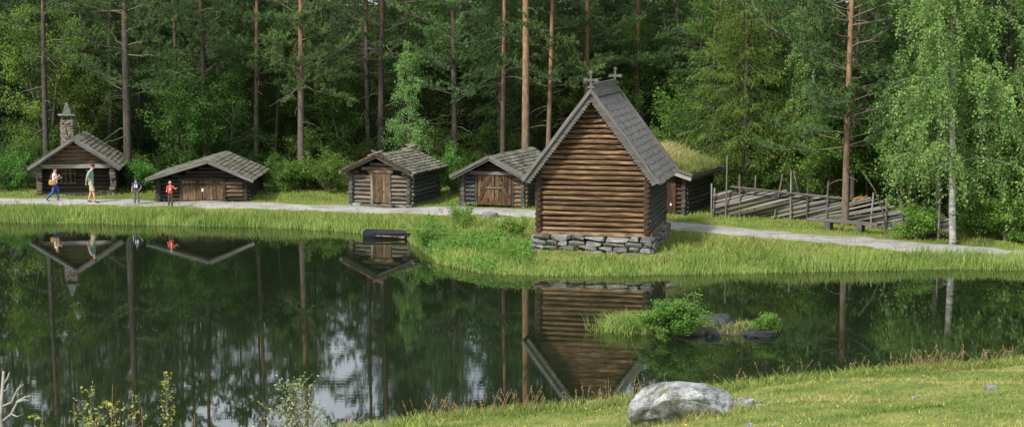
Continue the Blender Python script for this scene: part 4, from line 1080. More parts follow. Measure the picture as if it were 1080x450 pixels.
M['dark_leaves'] = leafmat('shade_tinted_leaves', (.034, .078, .018), (.100, .172, .036), .4)  # darker copy of broad_leaves: the wood's shade is put into the leaf colour

def blades(rg, P, D, ln, wd, spread=1.0):
    """one narrow triangle per row, from P along D jittered"""
    n = len(P); D = unit(D + rg.normal(0, spread, (n, 3)))
    S = unit(np.cross(D, rg.normal(0, 1, (n, 3)))); L = ln * rg.uniform(.7, 1.25, (n, 1)); Wd = wd * rg.uniform(.7, 1.3, (n, 1))
    V = np.stack([P - S * Wd / 2, P + S * Wd / 2, P + D * L], 1).reshape(-1, 3)
    return V, np.arange(3 * n).reshape(-1, 3)
def leaves(rg, P, size, up=0.35, asp=.75):
    """one small pointed leaf (quad) per row"""
    n = len(P); N = unit(rg.normal(0, 1, (n, 3)) + np.array([0, 0, up])); D = unit(np.cross(N, rg.normal(0, 1, (n, 3)))); S = np.cross(N, D)
    L = size * rg.uniform(.65, 1.3, (n, 1)); Wd = L * asp
    V = np.stack([P, P + D * L * .5 + S * Wd * .5 + N * L * .06, P + D * L, P + D * L * .5 - S * Wd * .5 + N * L * .06], 1).reshape(-1, 3)
    return V, np.arange(4 * n).reshape(-1, 4)
def curve(P0, D0, L, bend, n):
    """batch of curves: start, direction, length, bend vector applied quadratically -> (B,n,3)"""
    t = np.linspace(0, 1, n)[None, :, None]
    return P0[:, None, :] + D0[:, None, :] * L[:, None, None] * t + bend[:, None, :] * L[:, None, None] * t * t
def on_curves(C, idx, t):
    n = C.shape[1]; f = np.clip(t, 0, .999) * (n - 1); i = f.astype(int); f = (f - i)[:, None]
    P = C[idx, i] * (1 - f) + C[idx, i + 1] * f; T = unit(C[idx, i + 1] - C[idx, i]); return P, T
def trunk_pts(rg, h, lean, sway, n=14):
    t = np.linspace(0, 1, n); ph = rg.uniform(0, 6, 2)
    x = lean[0] * t * h + sway * (np.sin(t * 4 + ph[0]) - np.sin(ph[0])) * t; y = lean[1] * t * h + sway * (np.sin(t * 3.3 + ph[1]) - np.sin(ph[1])) * t
    return np.stack([x, y, -.3 + (h + .3) * t], 1)
def trunk_at(T, z):
    zz = T[:, 2]; return np.stack([np.interp(z, zz, T[:, 0]), np.interp(z, zz, T[:, 1]), z], 1)
def combine(parts):
    V, F, b = [], [], 0
    for v, f in parts: V.append(v); F.append(f + b); b += len(v)
    return np.concatenate(V), np.concatenate(F)

def pine(seed, h=20., cb=7., spread=3.0, r0=.2, lean=(0, 0), nb=46, dense=1.0, barkkey='pine_bark', dead=10, sway=.12, needle='pine_needles'):
    rg = np.random.default_rng(seed)
    T = trunk_pts(rg, h, lean, sway); tt = np.linspace(0, 1, len(T))
    rad = r0 * (1 - .78 * tt ** 1.1) * np.where(tt < .04, 1.25, 1); tv = tube_np(T[None], rad[None], 10)
    z = np.sort(cb + (h - .3 - cb) * rg.uniform(0, 1, nb) ** 1.25); t = (z - cb) / (h - cb)
    az = np.arange(nb) * 2.4 + rg.normal(0, .5, nb)
    prof = (.55 + .55 * np.sin(np.clip(t * 1.5 + .35, 0, 1.57))) * (1 - t ** 2.2) ** .8 + .12
    L = spread * prof * rg.uniform(.6, 1.15, nb)
    el = np.radians(rg.normal(8, 12, nb) + 30 * t)
    D = np.stack([np.cos(az) * np.cos(el), np.sin(az) * np.cos(el), np.sin(el)], 1)
    bend = np.stack([rg.normal(0, .12, nb), rg.normal(0, .12, nb), rg.normal(.02, .16, nb)], 1)
    C = curve(trunk_at(T, z), D, L, bend, 7)
    C[:, 1:-1] += rg.normal(0, .05, (nb, 5, 3))
    R1 = (.010 + .008 * L)[:, None] * np.linspace(1, .25, 7)[None]
    woodp = [tv, tube_np(C, R1, 5)]
    # side shoots
    ns = 12; bi = np.repeat(np.arange(nb), ns); st = np.tile(np.linspace(.28, 1, ns), nb) + rg.uniform(-.05, .05, nb * ns)
    P, Tg = on_curves(C, bi, st); sgn = np.where(np.arange(len(bi)) % 2, 1, -1)[:, None]
    side = unit(np.cross(Tg, np.array([0, 0, 1.])))
    D2 = unit(Tg * .75 + side * sgn * rg.uniform(.5, 1.1, (len(bi), 1)) + np.array([0, 0, .22]) + rg.normal(0, .18, (len(bi), 3)))
    L2 = (.30 * L[bi] * (1.15 - .55 * st) + .14) * rg.uniform(.7, 1.3, len(bi))
    C2 = curve(P, D2, L2, np.stack([np.zeros(len(bi)), np.zeros(len(bi)), rg.uniform(-.1, .25, len(bi))], 1), 4)
    woodp.append(tube_np(C2[:, [0, 3]], np.repeat([[.012, .005]], len(bi), 0), 3))
    # tufts
    nt_ = 6; ti = np.repeat(np.arange(len(bi)), nt_); ts = np.tile(np.linspace(.25, 1, nt_), len(bi))
    Pt, Tt = on_curves(C2, ti, ts); Pt = Pt + rg.normal(0, .055, Pt.shape)
    axis_ = unit(Tt + np.array([0, 0, .5]) + rg.normal(0, .35, Pt.shape))
    nn = max(6, int(13 * dense)); ni = np.repeat(np.arange(len(Pt)), nn)
    PP = Pt[ni] + axis_[ni] * rg.uniform(-.05, .09, (len(ni), 1))
    fv, ff = blades(rg, PP, axis_[ni], .165, .044, .6)
    tint = np.clip(np.repeat(rg.uniform(0, 1, len(bi)), nt_ * nn) * .55 + rg.uniform(0, .45, len(ni)), 0, 1)
    # dead stubs below the crown
    if dead:
        zd = rg.uniform(max(2.0, cb * .45), cb + 1, dead); a_ = rg.uniform(0, 6.3, dead)
        Dd = np.stack([np.cos(a_), np.sin(a_), rg.normal(.0, .2, dead)], 1)
        Cd = curve(trunk_at(T, zd), Dd, rg.uniform(.5, 2.2, dead), np.stack([rg.normal(0, .2, dead), rg.normal(0, .2, dead), rg.normal(-.15, .25, dead)], 1), 6)
        Cd[:, 1:] += rg.normal(0, .04, (dead, 5, 3)); woodp.append(tube_np(Cd, np.repeat([[.026, .022, .018, .014, .010, .005]], dead, 0), 4))
    wv, wf = combine(woodp)
    tm_ = mesh_np('pine_trunk', wv, wf, M[barkkey], True); tm_.materials.append(M['twig'])
    mi = np.ones(len(wf), dtype=np.int32); mi[:len(woodp[0][1])] = 0; tm_.polygons.foreach_set('material_index', mi)
    return tm_, mesh_np('pine_crown', fv, ff, M[needle], False, tint)

def spruce(seed, h=15., rad=2.4, base=.5, needle='spruce_needles', dense=1.0, droop=.35, r0=None, wblade=.04, lblade=.14, step=.3):
    rg = np.random.default_rng(seed); r0 = r0 or h * .0115
    T = trunk_pts(rg, h, (0, 0), .08); tt = np.linspace(0, 1, len(T)); woodp = [tube_np(T[None], (r0 * (1 - .9 * tt))[None], 8)]
    zs, azs = [], []
    z = base
    while z < h - .15:
        k = 5 if z < h * .85 else 4; a0 = rg.uniform(0, 6.3)
        for q in range(k): zs.append(z + rg.uniform(-.12, .12)); azs.append(a0 + q * 6.283 / k + rg.normal(0, .25))
        z += step * (1 if z < h * .8 else .7)
    zs = np.clip(np.array(zs), .2, h - .05); az = np.array(azs); nb = len(zs); t = zs / h
    L = (rad * (1 - t) ** .82 * rg.uniform(.55, 1.2, nb)) + .12
    el = np.radians(-8 - 22 * (1 - t) + 55 * t ** 3 + rg.normal(0, 8, nb))
    D = np.stack([np.cos(az) * np.cos(el), np.sin(az) * np.cos(el), np.sin(el)], 1)
    bend = np.stack([rg.normal(0, .08, nb), rg.normal(0, .08, nb), rg.uniform(.05, .32, nb)], 1)
    C = curve(trunk_at(T, zs), D, L, bend, 6)
    woodp.append(tube_np(C, (.008 + .008 * L)[:, None] * np.linspace(1, .2, 6)[None], 3))
    cnt = np.maximum(6, (L / .105).astype(int)); bi = np.repeat(np.arange(nb), cnt); st = np.concatenate([np.linspace(.12, 1, c) for c in cnt])
    P, Tg = on_curves(C, bi, st); side = unit(np.cross(Tg, np.array([0, 0, 1.]))); sgn = np.where(np.arange(len(bi)) % 2, 1, -1)[:, None]
    D2 = unit(Tg * .8 + side * sgn * rg.uniform(.4, 1.0, (len(bi), 1)) + np.array([0, 0, -droop]) + rg.normal(0, .2, (len(bi), 3)))
    L2 = (.16 + .30 * L[bi] * (1.05 - st) ** .7) * rg.uniform(.6, 1.2, len(bi)); L2 = np.minimum(L2, .7)
    C2 = curve(P, D2, L2, np.stack([np.zeros(len(bi)), np.zeros(len(bi)), -droop * rg.uniform(0, 1.2, len(bi))], 1), 4)
    nn = max(4, int(11 * dense)); ni = np.repeat(np.arange(len(bi)), nn); ts = rg.uniform(.0, 1, len(ni))
    PP, TT = on_curves(C2, ni, ts)
    fv, ff = blades(rg, PP, TT + np.array([0, 0, .12]), lblade, wblade, .42)
    tint = np.clip(np.repeat(rg.uniform(0, .6, nb), cnt * nn) + rg.uniform(0, .25, len(ni)) + .25 * np.repeat(st, nn) ** 3, 0, 1)
    wv, wf = combine(woodp)
    return mesh_np('spruce_trunk', wv, wf, M['spruce_bark'], True), mesh_np('spruce_crown', fv, ff, M[needle], False, tint)

def birch(seed, h=16., cb=3.0, spread=3.2, r0=.14, lean=(0, 0), nl=44, leaf=.075, hang=1.5, per=9, nleaf=62, mat='birch_leaves', barkkey='birch_bark', sway=.2):
    rg = np.random.default_rng(seed)
    T = trunk_pts(rg, h, lean, sway); tt = np.linspace(0, 1, len(T)); woodp = [tube_np(T[None], (r0 * (1 - .85 * tt))[None], 9)]
    z = cb + (h - cb - .3) * np.sort(rg.uniform(0, 1, nl)); t = (z - cb) / (h - cb); az = np.arange(nl) * 2.4 + rg.normal(0, .4, nl)
    L = spread * (1 - .75 * t) * rg.uniform(.6, 1.15, nl); el = np.radians(38 + 22 * t + rg.normal(0, 10, nl))
    D = np.stack([np.cos(az) * np.cos(el), np.sin(az) * np.cos(el), np.sin(el)], 1)
    C = curve(trunk_at(T, z), D, L, np.stack([np.zeros(nl), np.zeros(nl), rg.uniform(-.75, -.35, nl)], 1), 7)
    woodp.append(tube_np(C, (.008 + .007 * L)[:, None] * np.linspace(1, .25, 7)[None], 4))
    bi = np.repeat(np.arange(nl), per); st = np.tile(np.linspace(.25, 1, per), nl)
    P, Tg = on_curves(C, bi, st)
    D2 = unit(Tg * .5 + rg.normal(0, .55, Tg.shape)); L2 = hang * rg.uniform(.35, 1.2, len(bi))
    C2 = curve(P, D2 * .45, L2, np.stack([np.zeros(len(bi)), np.zeros(len(bi)), rg.uniform(-1.0, -.45, len(bi))], 1), 6)
    woodp.append(tube_np(C2[:, [0, 2, 5]], np.repeat([[.008, .006, .003]], len(bi), 0), 3))
    ni = np.repeat(np.arange(len(bi)), nleaf); PP, _ = on_curves(C2, ni, rg.uniform(.05, 1, len(ni)))
    fv, ff = leaves(rg, PP + rg.normal(0, .075, PP.shape), leaf)
    tint = np.clip(np.repeat(rg.uniform(0, .6, len(bi)), nleaf) + rg.uniform(0, .4, len(ni)), 0, 1)
    wv, wf = combine(woodp); bt_ = mesh_np('birch_trunk', wv, wf, M[barkkey], True); bt_.materials.append(M['twig'])
    mi = np.ones(len(wf), dtype=np.int32); mi[:len(woodp[0][1])] = 0; bt_.polygons.foreach_set('material_index', mi)
    return bt_, mesh_np('birch_crown', fv, ff, M[mat], False, tint)

def broadleaf(seed, h=8., rad=2.4, r0=.09, stems=1, nl=26, sub=7, nleaf=55, leaf=.09, cb=.15, mat='broad_leaves', clump=.28, up=.5):
    """alder / rowan / bush: limbs, twigs and clumps of leaves"""
    rg = np.random.default_rng(seed); woodp = []; Ts = []
    for s_ in range(stems):
        a_ = rg.uniform(0, 6.3); T = trunk_pts(rg, h * rg.uniform(.8, 1) * .92, (math.cos(a_) * .22 * (stems > 1), math.sin(a_) * .22 * (stems > 1)), .15)
        Ts.append(T); woodp.append(tube_np(T[None], (r0 * (1 - .85 * np.linspace(0, 1, len(T))))[None], 7))
    C = []; LL = []
    for T in Ts:
        hh = T[-1, 2]; n = max(4, nl // stems); z = hh * (cb + (1 - cb) * np.sort(rg.uniform(0, 1, n))); t = z / hh; az = np.arange(n) * 2.4 + rg.normal(0, .5, n)
        L = rad * np.sin(np.clip(.45 + 2.3 * t, 0, 2.9)) * rg.uniform(.6, 1.15, n) + .2; el = np.radians(rg.normal(28, 14, n) + 25 * t)
        D = np.stack([np.cos(az) * np.cos(el), np.sin(az) * np.cos(el), np.sin(el)], 1)
        C.append(curve(trunk_at(T, z), D, L, np.stack([rg.normal(0, .1, n), rg.normal(0, .1, n), rg.uniform(-.3, .1, n)], 1), 6)); LL.append(L)
    C = np.concatenate(C); L = np.concatenate(LL); nl = len(L)
    woodp.append(tube_np(C, (.006 + .009 * L)[:, None] * np.linspace(1, .25, 6)[None], 4))
    bi = np.repeat(np.arange(nl), sub); st = np.tile(np.linspace(.25, 1, sub), nl); P, Tg = on_curves(C, bi, st)
    D2 = unit(Tg * .6 + rg.normal(0, .6, Tg.shape) + np.array([0, 0, .1])); L2 = (.22 * L[bi] + .12) * rg.uniform(.6, 1.4, len(bi))
    C2 = curve(P, D2, L2, rg.normal(0, .12, (len(bi), 3)), 4); woodp.append(tube_np(C2[:, [0, 3]], np.repeat([[.008, .003]], len(bi), 0), 3))
    ni = np.repeat(np.arange(len(bi)), nleaf); PP, _ = on_curves(C2, ni, rg.uniform(.1, 1.0, len(ni)))
    fv, ff = leaves(rg, PP + rg.normal(0, clump * .5, PP.shape) * np.array([1, 1, .6]), leaf, up)
    fv[:, 2] = np.maximum(fv[:, 2], .02)
    tint = np.clip(np.repeat(rg.uniform(0, .6, len(bi)), nleaf) + rg.uniform(0, .4, len(ni)), 0, 1)
    wv, wf = combine(woodp)
    return mesh_np('stem', wv, wf, M['twig'], True), mesh_np('foliage', fv, ff, M[mat], False, tint)

def plant(kind, label, cat, meshes, x, y, rz=0.0, scale=1.0, group=None, parts=('trunk', 'crown'), zoff=-.05):
    o = thing(kind, label, cat, (x, y, hz(x, y) + zoff), rz, group); o.scale = scale if isinstance(scale, tuple) else (scale,) * 3
    for nm, me in zip(parts, meshes): link(nm, me, o)
    return o
def xat(u, y): return at_y(u, 200, y).x

# the pines that stand out, trunk by trunk from the left
PINES = [  # u, Y, height, crown base, spread, radius, lean x, bark, branches, label
    (50, 88, 19, 6.5, 3.2, .17, .0, 'pine_bark_dark', 34, 'dark pine with bare side branches behind the chimney hut'),
    (136, 84, 21, 4.6, 3.7, .23, -.004, 'pine_bark_dark', 46, 'thick dark pine between the two huts on the left'),
    (188, 91, 19, 4.8, 3.0, .14, .004, 'pine_bark_dark', 34, 'slim dark pine behind the left end of the low wide hut'),
    (218, 89, 20, 5.0, 3.1, .16, .0, 'pine_bark_dark', 36, 'straight dark pine behind the middle of the low wide hut'),
    (271, 88, 17.5, 5.0, 3.0, .15, .006, 'pine_bark', 38, 'red-brown pine behind the right end of the low wide hut'),
    (288, 89, 13.5, 6.5, 1.6, .10, .08, 'pine_bark_dark', 16, 'thin grey pine leaning right beside the low wide hut'),
    (318, 84, 17, 5.2, 2.7, .20, .0, 'pine_bark', 30, 'tall orange-barked pine in the gap between the left and middle huts'),
    (389, 90, 18, 6.8, 2.6, .17, -.006, 'pine_bark_dark', 15, 'dark forked-looking pine behind the small grey hut, left of the two'),
    (402, 88, 18.5, 6.6, 3.4, .20, .004, 'pine_bark_dark', 22, 'thick dark pine with spreading top limbs behind the small grey hut'),
    (480, 86, 19, 4.0, 3.6, .18, -.002, 'pine_bark_dark', 46, 'dark pine with drooping boughs between the small grey and braced-door huts'),
    (530, 87, 21, 10.0, 2.8, .15, .003, 'pine_bark_orange', 34, 'slender orange pine behind the braced-door hut, left of the thick one'),
    (554, 84, 22, 10.2, 3.2, .225, .003, 'pine_bark_orange', 38, 'thick straight orange pine rising behind the braced-door hut'),
    (577, 86, 18, 4.8, 2.9, .15, .028, 'pine_bark_orange', 36, 'orange pine leaning slightly right, left of the steep roof'),
    (617, 88, 19, 4.4, 3.2, .16, .006, 'pine_bark_orange', 46, 'orange pine with low green boughs behind the steep roof'),
    (671, 90, 20, 5.5, 3.0, .17, .0, 'pine_bark', 38, 'brown pine just right of the ridge crosses'),
    (892, 68, 20, 3.4, 3.8, .16, .002, 'pine_bark_orange', 66, 'orange-grey pine standing at the fence behind the bench'),
]
for i, (u, y, h, cb_, sp, r0, ln, bk, nb, lab) in enumerate(PINES):
    dd = 12 if u in (50, 530, 577, 480, 402) else 6
    me = pine(100 + i, h, cb_, sp, r0, (ln, 0), nb, 1.0, bk, dd)
    x = xat(u, y); plant('pine_tree', lab, 'pine tree', me, x, y)
# thin dark stem beside the fence pine
me = pine(140, 12, 5.5, 1.8, .11, (.002, 0), 22, 1.0, 'pine_bark_dark', 5)
plant('pine_tree', 'thin dark pine stem close right of the pine behind the bench', 'pine tree', me, xat(899, 69), 69)

# birches on the right
plant('birch_tree', 'white-stemmed weeping birch beside the fence, leaning slightly left', 'birch tree', birch(201, 17, 2.6, 3.9, .145, (-.048, 0), 72, .10, 2.1, 10, 72), xat(1007, 62.4), 62.4)
plant('birch_tree', 'grey-stemmed birch close left of the white birch', 'birch tree', birch(202, 15.5, 3.2, 3.1, .15, (-.012, 0), 50, .10, 1.8, 9, 64, 'birch_leaves', 'spruce_bark'), xat(991, 66), 66)
plant('birch_tree', 'weeping birch at the right edge with hanging pale green twigs', 'birch tree', birch(203, 14, 1.6, 3.4, .13, (0, 0), 58, .10, 2.1, 10, 70), xat(1088, 64.5), 64.5)
plant('birch_tree', 'birch behind the fence pine, its leaves hanging left of the trunk', 'birch tree', birch(204, 13, 2.0, 2.9, .11, (0, 0), 50, .095, 1.4, 10, 70), xat(858, 76), 76)
plant('birch_tree', 'tall pale birch filling the top right between pine and white birch', 'birch tree', birch(205, 17, 4.0, 3.3, .13, (0, 0), 56, .10, 1.9, 9, 66), xat(948, 72), 72)
# light spruces behind the fence
plant('spruce_tree', 'big yellow-green spruce behind the left end of the fence', 'spruce tree', spruce(211, 17, 3.0, .6, 'spruce_light', 1.0, .5, .17), xat(786, 77), 77)
plant('spruce_tree', 'slimmer yellow-green spruce just right of the turf-roofed shed', 'spruce tree', spruce(212, 15, 2.3, .8, 'spruce_light', 1.0, .5, .14), xat(752, 80), 80)
# leafy trees and bushes with a place of their own
plant('rowan_tree', 'slim pale green young aspen rising behind the small grey hut', 'aspen', birch(221, 7.6, .8, 2.3, .05, (0, 0), 52, .075, .7, 7, 24, 'birch_leaves', 'twig', .1), xat(433, 84), 84)
LEAFY = [ # u, Y, h, rad, mat, stems, label
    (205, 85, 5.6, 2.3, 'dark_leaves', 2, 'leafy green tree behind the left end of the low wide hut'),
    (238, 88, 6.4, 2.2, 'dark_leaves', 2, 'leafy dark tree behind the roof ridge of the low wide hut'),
    (345, 81, 1.7, 1.25, 'bush_leaves', 4, 'bright green bush left of the small grey hut'),
    (325, 83.5, 1.0, .9, 'dark_leaves', 4, 'low green bush at the foot of the orange pine'),
    (478, 79.5, 1.9, 1.1, 'bush_leaves', 4, 'round bright bush between the small grey hut and the braced-door hut'),
    (302, 82, 1.3, 1.0, 'bush_leaves', 3, 'low bush at the right corner of the low wide hut'),
    (148, 82.5, 1.3, .8, 'bush_leaves', 4, 'green bush behind the boy in blue'),
    (24, 84, 2.0, 1.7, 'dark_leaves', 4, 'dark bush left of the chimney hut'),
    (5, 83, 1.4, 1.3, 'bush_leaves', 4, 'low bush at the left edge beside the path'),
    (716, 84, 4.6, 2.0, 'bush_leaves', 3, 'bright leafy tree showing above the turf roof'),
    (690, 90, 8.5, 2.6, 'broad_leaves', 2, 'light leafy tree right of the ridge crosses'),
    (646, 93, 9, 2.5, 'broad_leaves', 2, 'leafy tree deep behind the ridge crosses'),
    (840, 76, 4.6, 2.0, 'broad_leaves', 3, 'leafy bush hanging over the fence left of the pine'),
    (880, 72.5, 4.6, 1.7, 'broad_leaves', 2, 'small leafy tree behind the fence, leaves left of the pine trunk'),
    (925, 71.5, 5.2, 2.0, 'broad_leaves', 3, 'round leafy tree over the lower stretch of fence'),
    (958, 67.5, 4.4, 1.8, 'broad_leaves', 3, 'leafy bush left of the birch stems'),
    (968, 63.6, 1.0, .8, 'bush_leaves', 4, 'low bush at the foot of the birches'),
    (1040, 65.5, 4.8, 1.9, 'broad_leaves', 3, 'dense leafy tree right of the white birch'),
    (1062, 63, 1.5, 1.2, 'bush_leaves', 4, 'low bright bush beside the path at the right edge'),
    (1032, 63.6, 1.3, 1.0, 'bush_leaves', 4, 'low bush right of the foot of the white birch'),
    (1100, 65, 5.0, 2.3, 'broad_leaves', 3, 'leafy tree at the right edge of the wood'),
    (600, 92, 7.5, 2.4, 'broad_leaves', 2, 'leafy tree glimpsed between the orange pines and the steep roof'),
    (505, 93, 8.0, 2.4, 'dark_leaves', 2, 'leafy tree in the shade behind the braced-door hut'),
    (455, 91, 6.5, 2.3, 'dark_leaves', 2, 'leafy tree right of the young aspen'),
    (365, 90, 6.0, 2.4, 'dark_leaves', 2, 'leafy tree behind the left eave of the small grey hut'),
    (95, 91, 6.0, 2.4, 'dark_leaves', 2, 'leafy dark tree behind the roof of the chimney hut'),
]
for i, (u, y, h, rd, mt, stn, lab) in enumerate(LEAFY):
    big = h > 2.5
    me = broadleaf(300 + i, h, rd, .05 if big else .02, stn, 34 if big else 30, 8 if big else 6, 36 if big else 34, .115 if big else .085, .1, mt, .34 if big else .2)
    plant('leafy_tree' if big else 'bush', lab, 'tree' if big else 'bush', me, xat(u, y), y, parts=('trunk', 'crown') if big else ('stem', 'foliage'))

for u, y, h, rd, lab, sd in ((914, 69.3, 4.9, 1.7, 'small leafy tree with a high crown right beside the pine at the fence', 351), (872, 70.6, 5.0, 1.6, 'slim leafy tree with a high crown just left of the fence pine', 352)):
    plant('leafy_tree', lab, 'tree', broadleaf(sd, h, rd, .035, 1, 30, 8, 34, .11, .50, 'broad_leaves', .34), xat(u, y), y)

# the depth of the wood: repeats that nothing tells apart
SPR = [spruce(401, 13.5, 2.5, .4, 'spruce_needles', .9), spruce(402, 11.0, 2.2, .3, 'spruce_needles', .9), spruce(403, 15.5, 2.6, .8, 'spruce_needles', .9)]
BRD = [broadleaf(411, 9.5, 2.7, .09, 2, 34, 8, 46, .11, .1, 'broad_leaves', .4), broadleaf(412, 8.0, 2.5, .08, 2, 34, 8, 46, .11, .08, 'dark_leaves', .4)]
PNE = [pine(421, 20, 8, 3.1, .17, (0, 0), 40, .9, 'pine_bark_dark', 8), pine(422, 18, 7, 2.9, .15, (.01, 0), 38, .9, 'pine_bark_dark', 8)]
UND = [broadleaf(431, 2.2, 1.6, .03, 3, 26, 6, 34, .10, .05, 'dark_leaves', .3), broadleaf(432, 1.5, 1.3, .02, 3, 24, 6, 32, .09, .05, 'dark_leaves', .25)]
rr = random.Random(77)
taken = [(xat(q[0], q[1]), q[1]) for q in PINES] + [(xat(q[0], q[1]), q[1]) for q in LEAFY]
def free(x, y, d):
    return all((x - a_) ** 2 + (y - b_) ** 2 > d * d for a_, b_ in taken)
def in_gap(x, y):
    """the thinner strip of wood left of the small grey hut, where sky shows between the crowns"""
    u = 540 + FPX * x / y
    return 330 < u < 392 or 278 < u < 300
for row in range(9):
    for k in range(30):
        x = -41 + k * 2.85 + rr.uniform(-1.1, 1.1) + (row % 2) * 1.4
        y = max(91.0, edge_y(x) + 10) + row * 3.4 + rr.uniform(-1.2, 1.2)
        if x > 9: y = edge_y(x) + 6.5 + row * 3.6 + rr.uniform(-1.2, 1.2)
        if not free(x, y, 1.4 if row < 2 else 1.0): continue
        c = rr.random()
        if in_gap(x, y):
            if row < 2: continue
            me = SPR[1]; s_ = rr.uniform(.92, 1.06); plant('spruce_tree', 'dark spruce in the shaded depth of the wood behind the huts', 'spruce tree', me, x, y, rr.uniform(0, 6.3), s_, 'spruces deep in the wood')
        elif c < .62: plant('spruce_tree', 'dark spruce in the shaded depth of the wood behind the huts', 'spruce tree', rr.choice(SPR), x, y, rr.uniform(0, 6.3), rr.uniform(.8, 1.15) if row < 4 else rr.uniform(1.0, 1.35), 'spruces deep in the wood')
        elif c < .82: plant('leafy_tree', 'leafy tree in the shaded depth of the wood behind the huts', 'tree', rr.choice(BRD), x, y, rr.uniform(0, 6.3), rr.uniform(.75, 1.15) if row < 4 else rr.uniform(1.1, 1.4), 'leafy trees deep in the wood')
        elif row > 0: plant('pine_tree', 'dark pine standing deep in the wood behind the front row', 'pine tree', rr.choice(PNE), x, y, rr.uniform(0, 6.3), rr.uniform(.9, 1.1), 'pines deep in the wood')
        taken.append((x, y))
# undergrowth along the edge of the wood
for k in range(50):
    x = -40 + k * 1.62 + rr.uniform(-.5, .5); y = edge_y(x) + rr.uniform(1.5, 8)
    if x > 10: y = edge_y(x) + rr.uniform(2.0, 7)
    u = 540 + FPX * x / y
    if any(abs(u - q) < 6 for q in (136, 318, 554, 530)): continue
    if (40 < u < 140 or 165 < u < 285 or 365 < u < 475 or 485 < u < 580) and y < 86: y = 86 + rr.uniform(0, 4)
    plant('undergrowth_shrub', 'leafy undergrowth shrub at the shaded edge of the wood', 'shrub', rr.choice(UND), x, y, rr.uniform(0, 6.3), rr.uniform(.5, .95), 'undergrowth along the wood', ('stem', 'foliage'))

# ------------------------------------------------------------------ grasses
M['reed'] = leafmat('reed_green', (.10, .20, .038), (.36, .43, .13), .35, .0, .0)
M['bank_grass'] = leafmat('bank_grass', (.11, .19, .036), (.36, .40, .12), .35, .0, .0)
M['meadow'] = leafmat('meadow_grass', (.10, .18, .035), (.42, .375, .15), .35, .0, .0)
M['dry'] = leafmat('dry_grass', (.19, .13, .065), (.43, .33, .17), .3, .0, .0)
M['sod_grass'] = leafmat('sod_grass', (.15, .20, .05), (.50, .44, .21), .35, .0, .0)
def grass(name, X, Y, Z, Hh, wd, mat, lean=.25, seed=1, seg2=False, tbias=0., tint=None):
    rg = np.random.default_rng(seed); n = len(X); P = np.stack([X, Y, Z], 1); a_ = rg.uniform(0, 6.283, n)
    S = np.stack([np.cos(a_), np.sin(a_), np.zeros(n)], 1) * (wd * rg.uniform(.6, 1.4, n) / 2)[:, None]
    Ld = np.stack([rg.normal(0, lean, n), rg.normal(0, lean, n), np.ones(n)], 1) * Hh[:, None]
    mid = P + Ld * .55; tip = P + Ld * np.array([1, 1, 1]) + np.stack([rg.normal(0, lean, n), rg.normal(0, lean, n), -.12 * np.ones(n)], 1) * Hh[:, None] * .8
    V = np.stack([P - S, P + S, mid + S * .7, mid - S * .7, tip], 1).reshape(-1, 3); b = np.arange(n)[:, None] * 5
    F = np.concatenate([b + np.array([[0, 1, 2]]), b + np.array([[0, 2, 3]]), b + np.array([[3, 2, 4]])], 1).reshape(-1, 3)
    if tint is None: tint = rg.uniform(0, 1, n)
    return mesh_np(name, V, F, mat, False, np.repeat(np.clip(tint + tbias, 0, 1), 3))
rg = np.random.default_rng(9)
def scatter(n, x0, x1, fy0, fy1):
    X = rg.uniform(x0, x1, n); Y = fy0(X) + (fy1(X) - fy0(X)) * rg.uniform(0, 1, n); return X, Y
def clumpy(X, Y, f, s): return .5 + .25 * wob(X, Y, f, s)
hx5, hy5 = h5.location.x, h5.location.y
def off_house(X, Y, m=.1):
    c_, s_ = math.cos(-YAW5), math.sin(-YAW5); dx, dy = X - hx5, Y - hy5; lx, ly = c_ * dx - s_ * dy, s_ * dx + c_ * dy
    return ~((np.abs(lx) < W5 / 2 + .25 + m) & (ly > -.35 - m) & (ly < L5 + .35 + m))
# tall reeds in the shallows of the far shore
X, Y = scatter(55000, -46, 40, lambda x: far_y(x) - .3, lambda x: far_y(x) + 1.5)
keep = (clumpy(X, Y, .7, 1.) + rg.uniform(-.3, .3, len(X)) > .32) & off_house(X, Y) & ~((np.abs(X - boat.location.x) < 1.7) & (np.abs(Y - boat.location.y) < 1.0))
t_ = Y[keep] - far_y(X[keep]); X, Y = X[keep], Y[keep]
left = X < xat(345, 68)
Hh = np.where(left, .5, .42) * rg.uniform(.35, 1.25, len(X)) * (.45 + 1.0 * np.clip(clumpy(X, Y, .8, 3.), 0, 1)) * np.where(t_ < -.2, .75, 1) * np.where(np.abs(X - xat(632, 58)) < 2.7, .55, 1)
tag(link('reeds', grass('reeds', X, Y, np.maximum(hgt(X, Y), -.12), Hh, .028, M['reed'], .16, 2, tint=np.clip(clumpy(X, Y, .9, 5.) * .7 + rg.uniform(0, .35, len(X)), 0, 1))), 'tall bright green reeds and sedge along the far shore', 'reeds', kind='stuff')
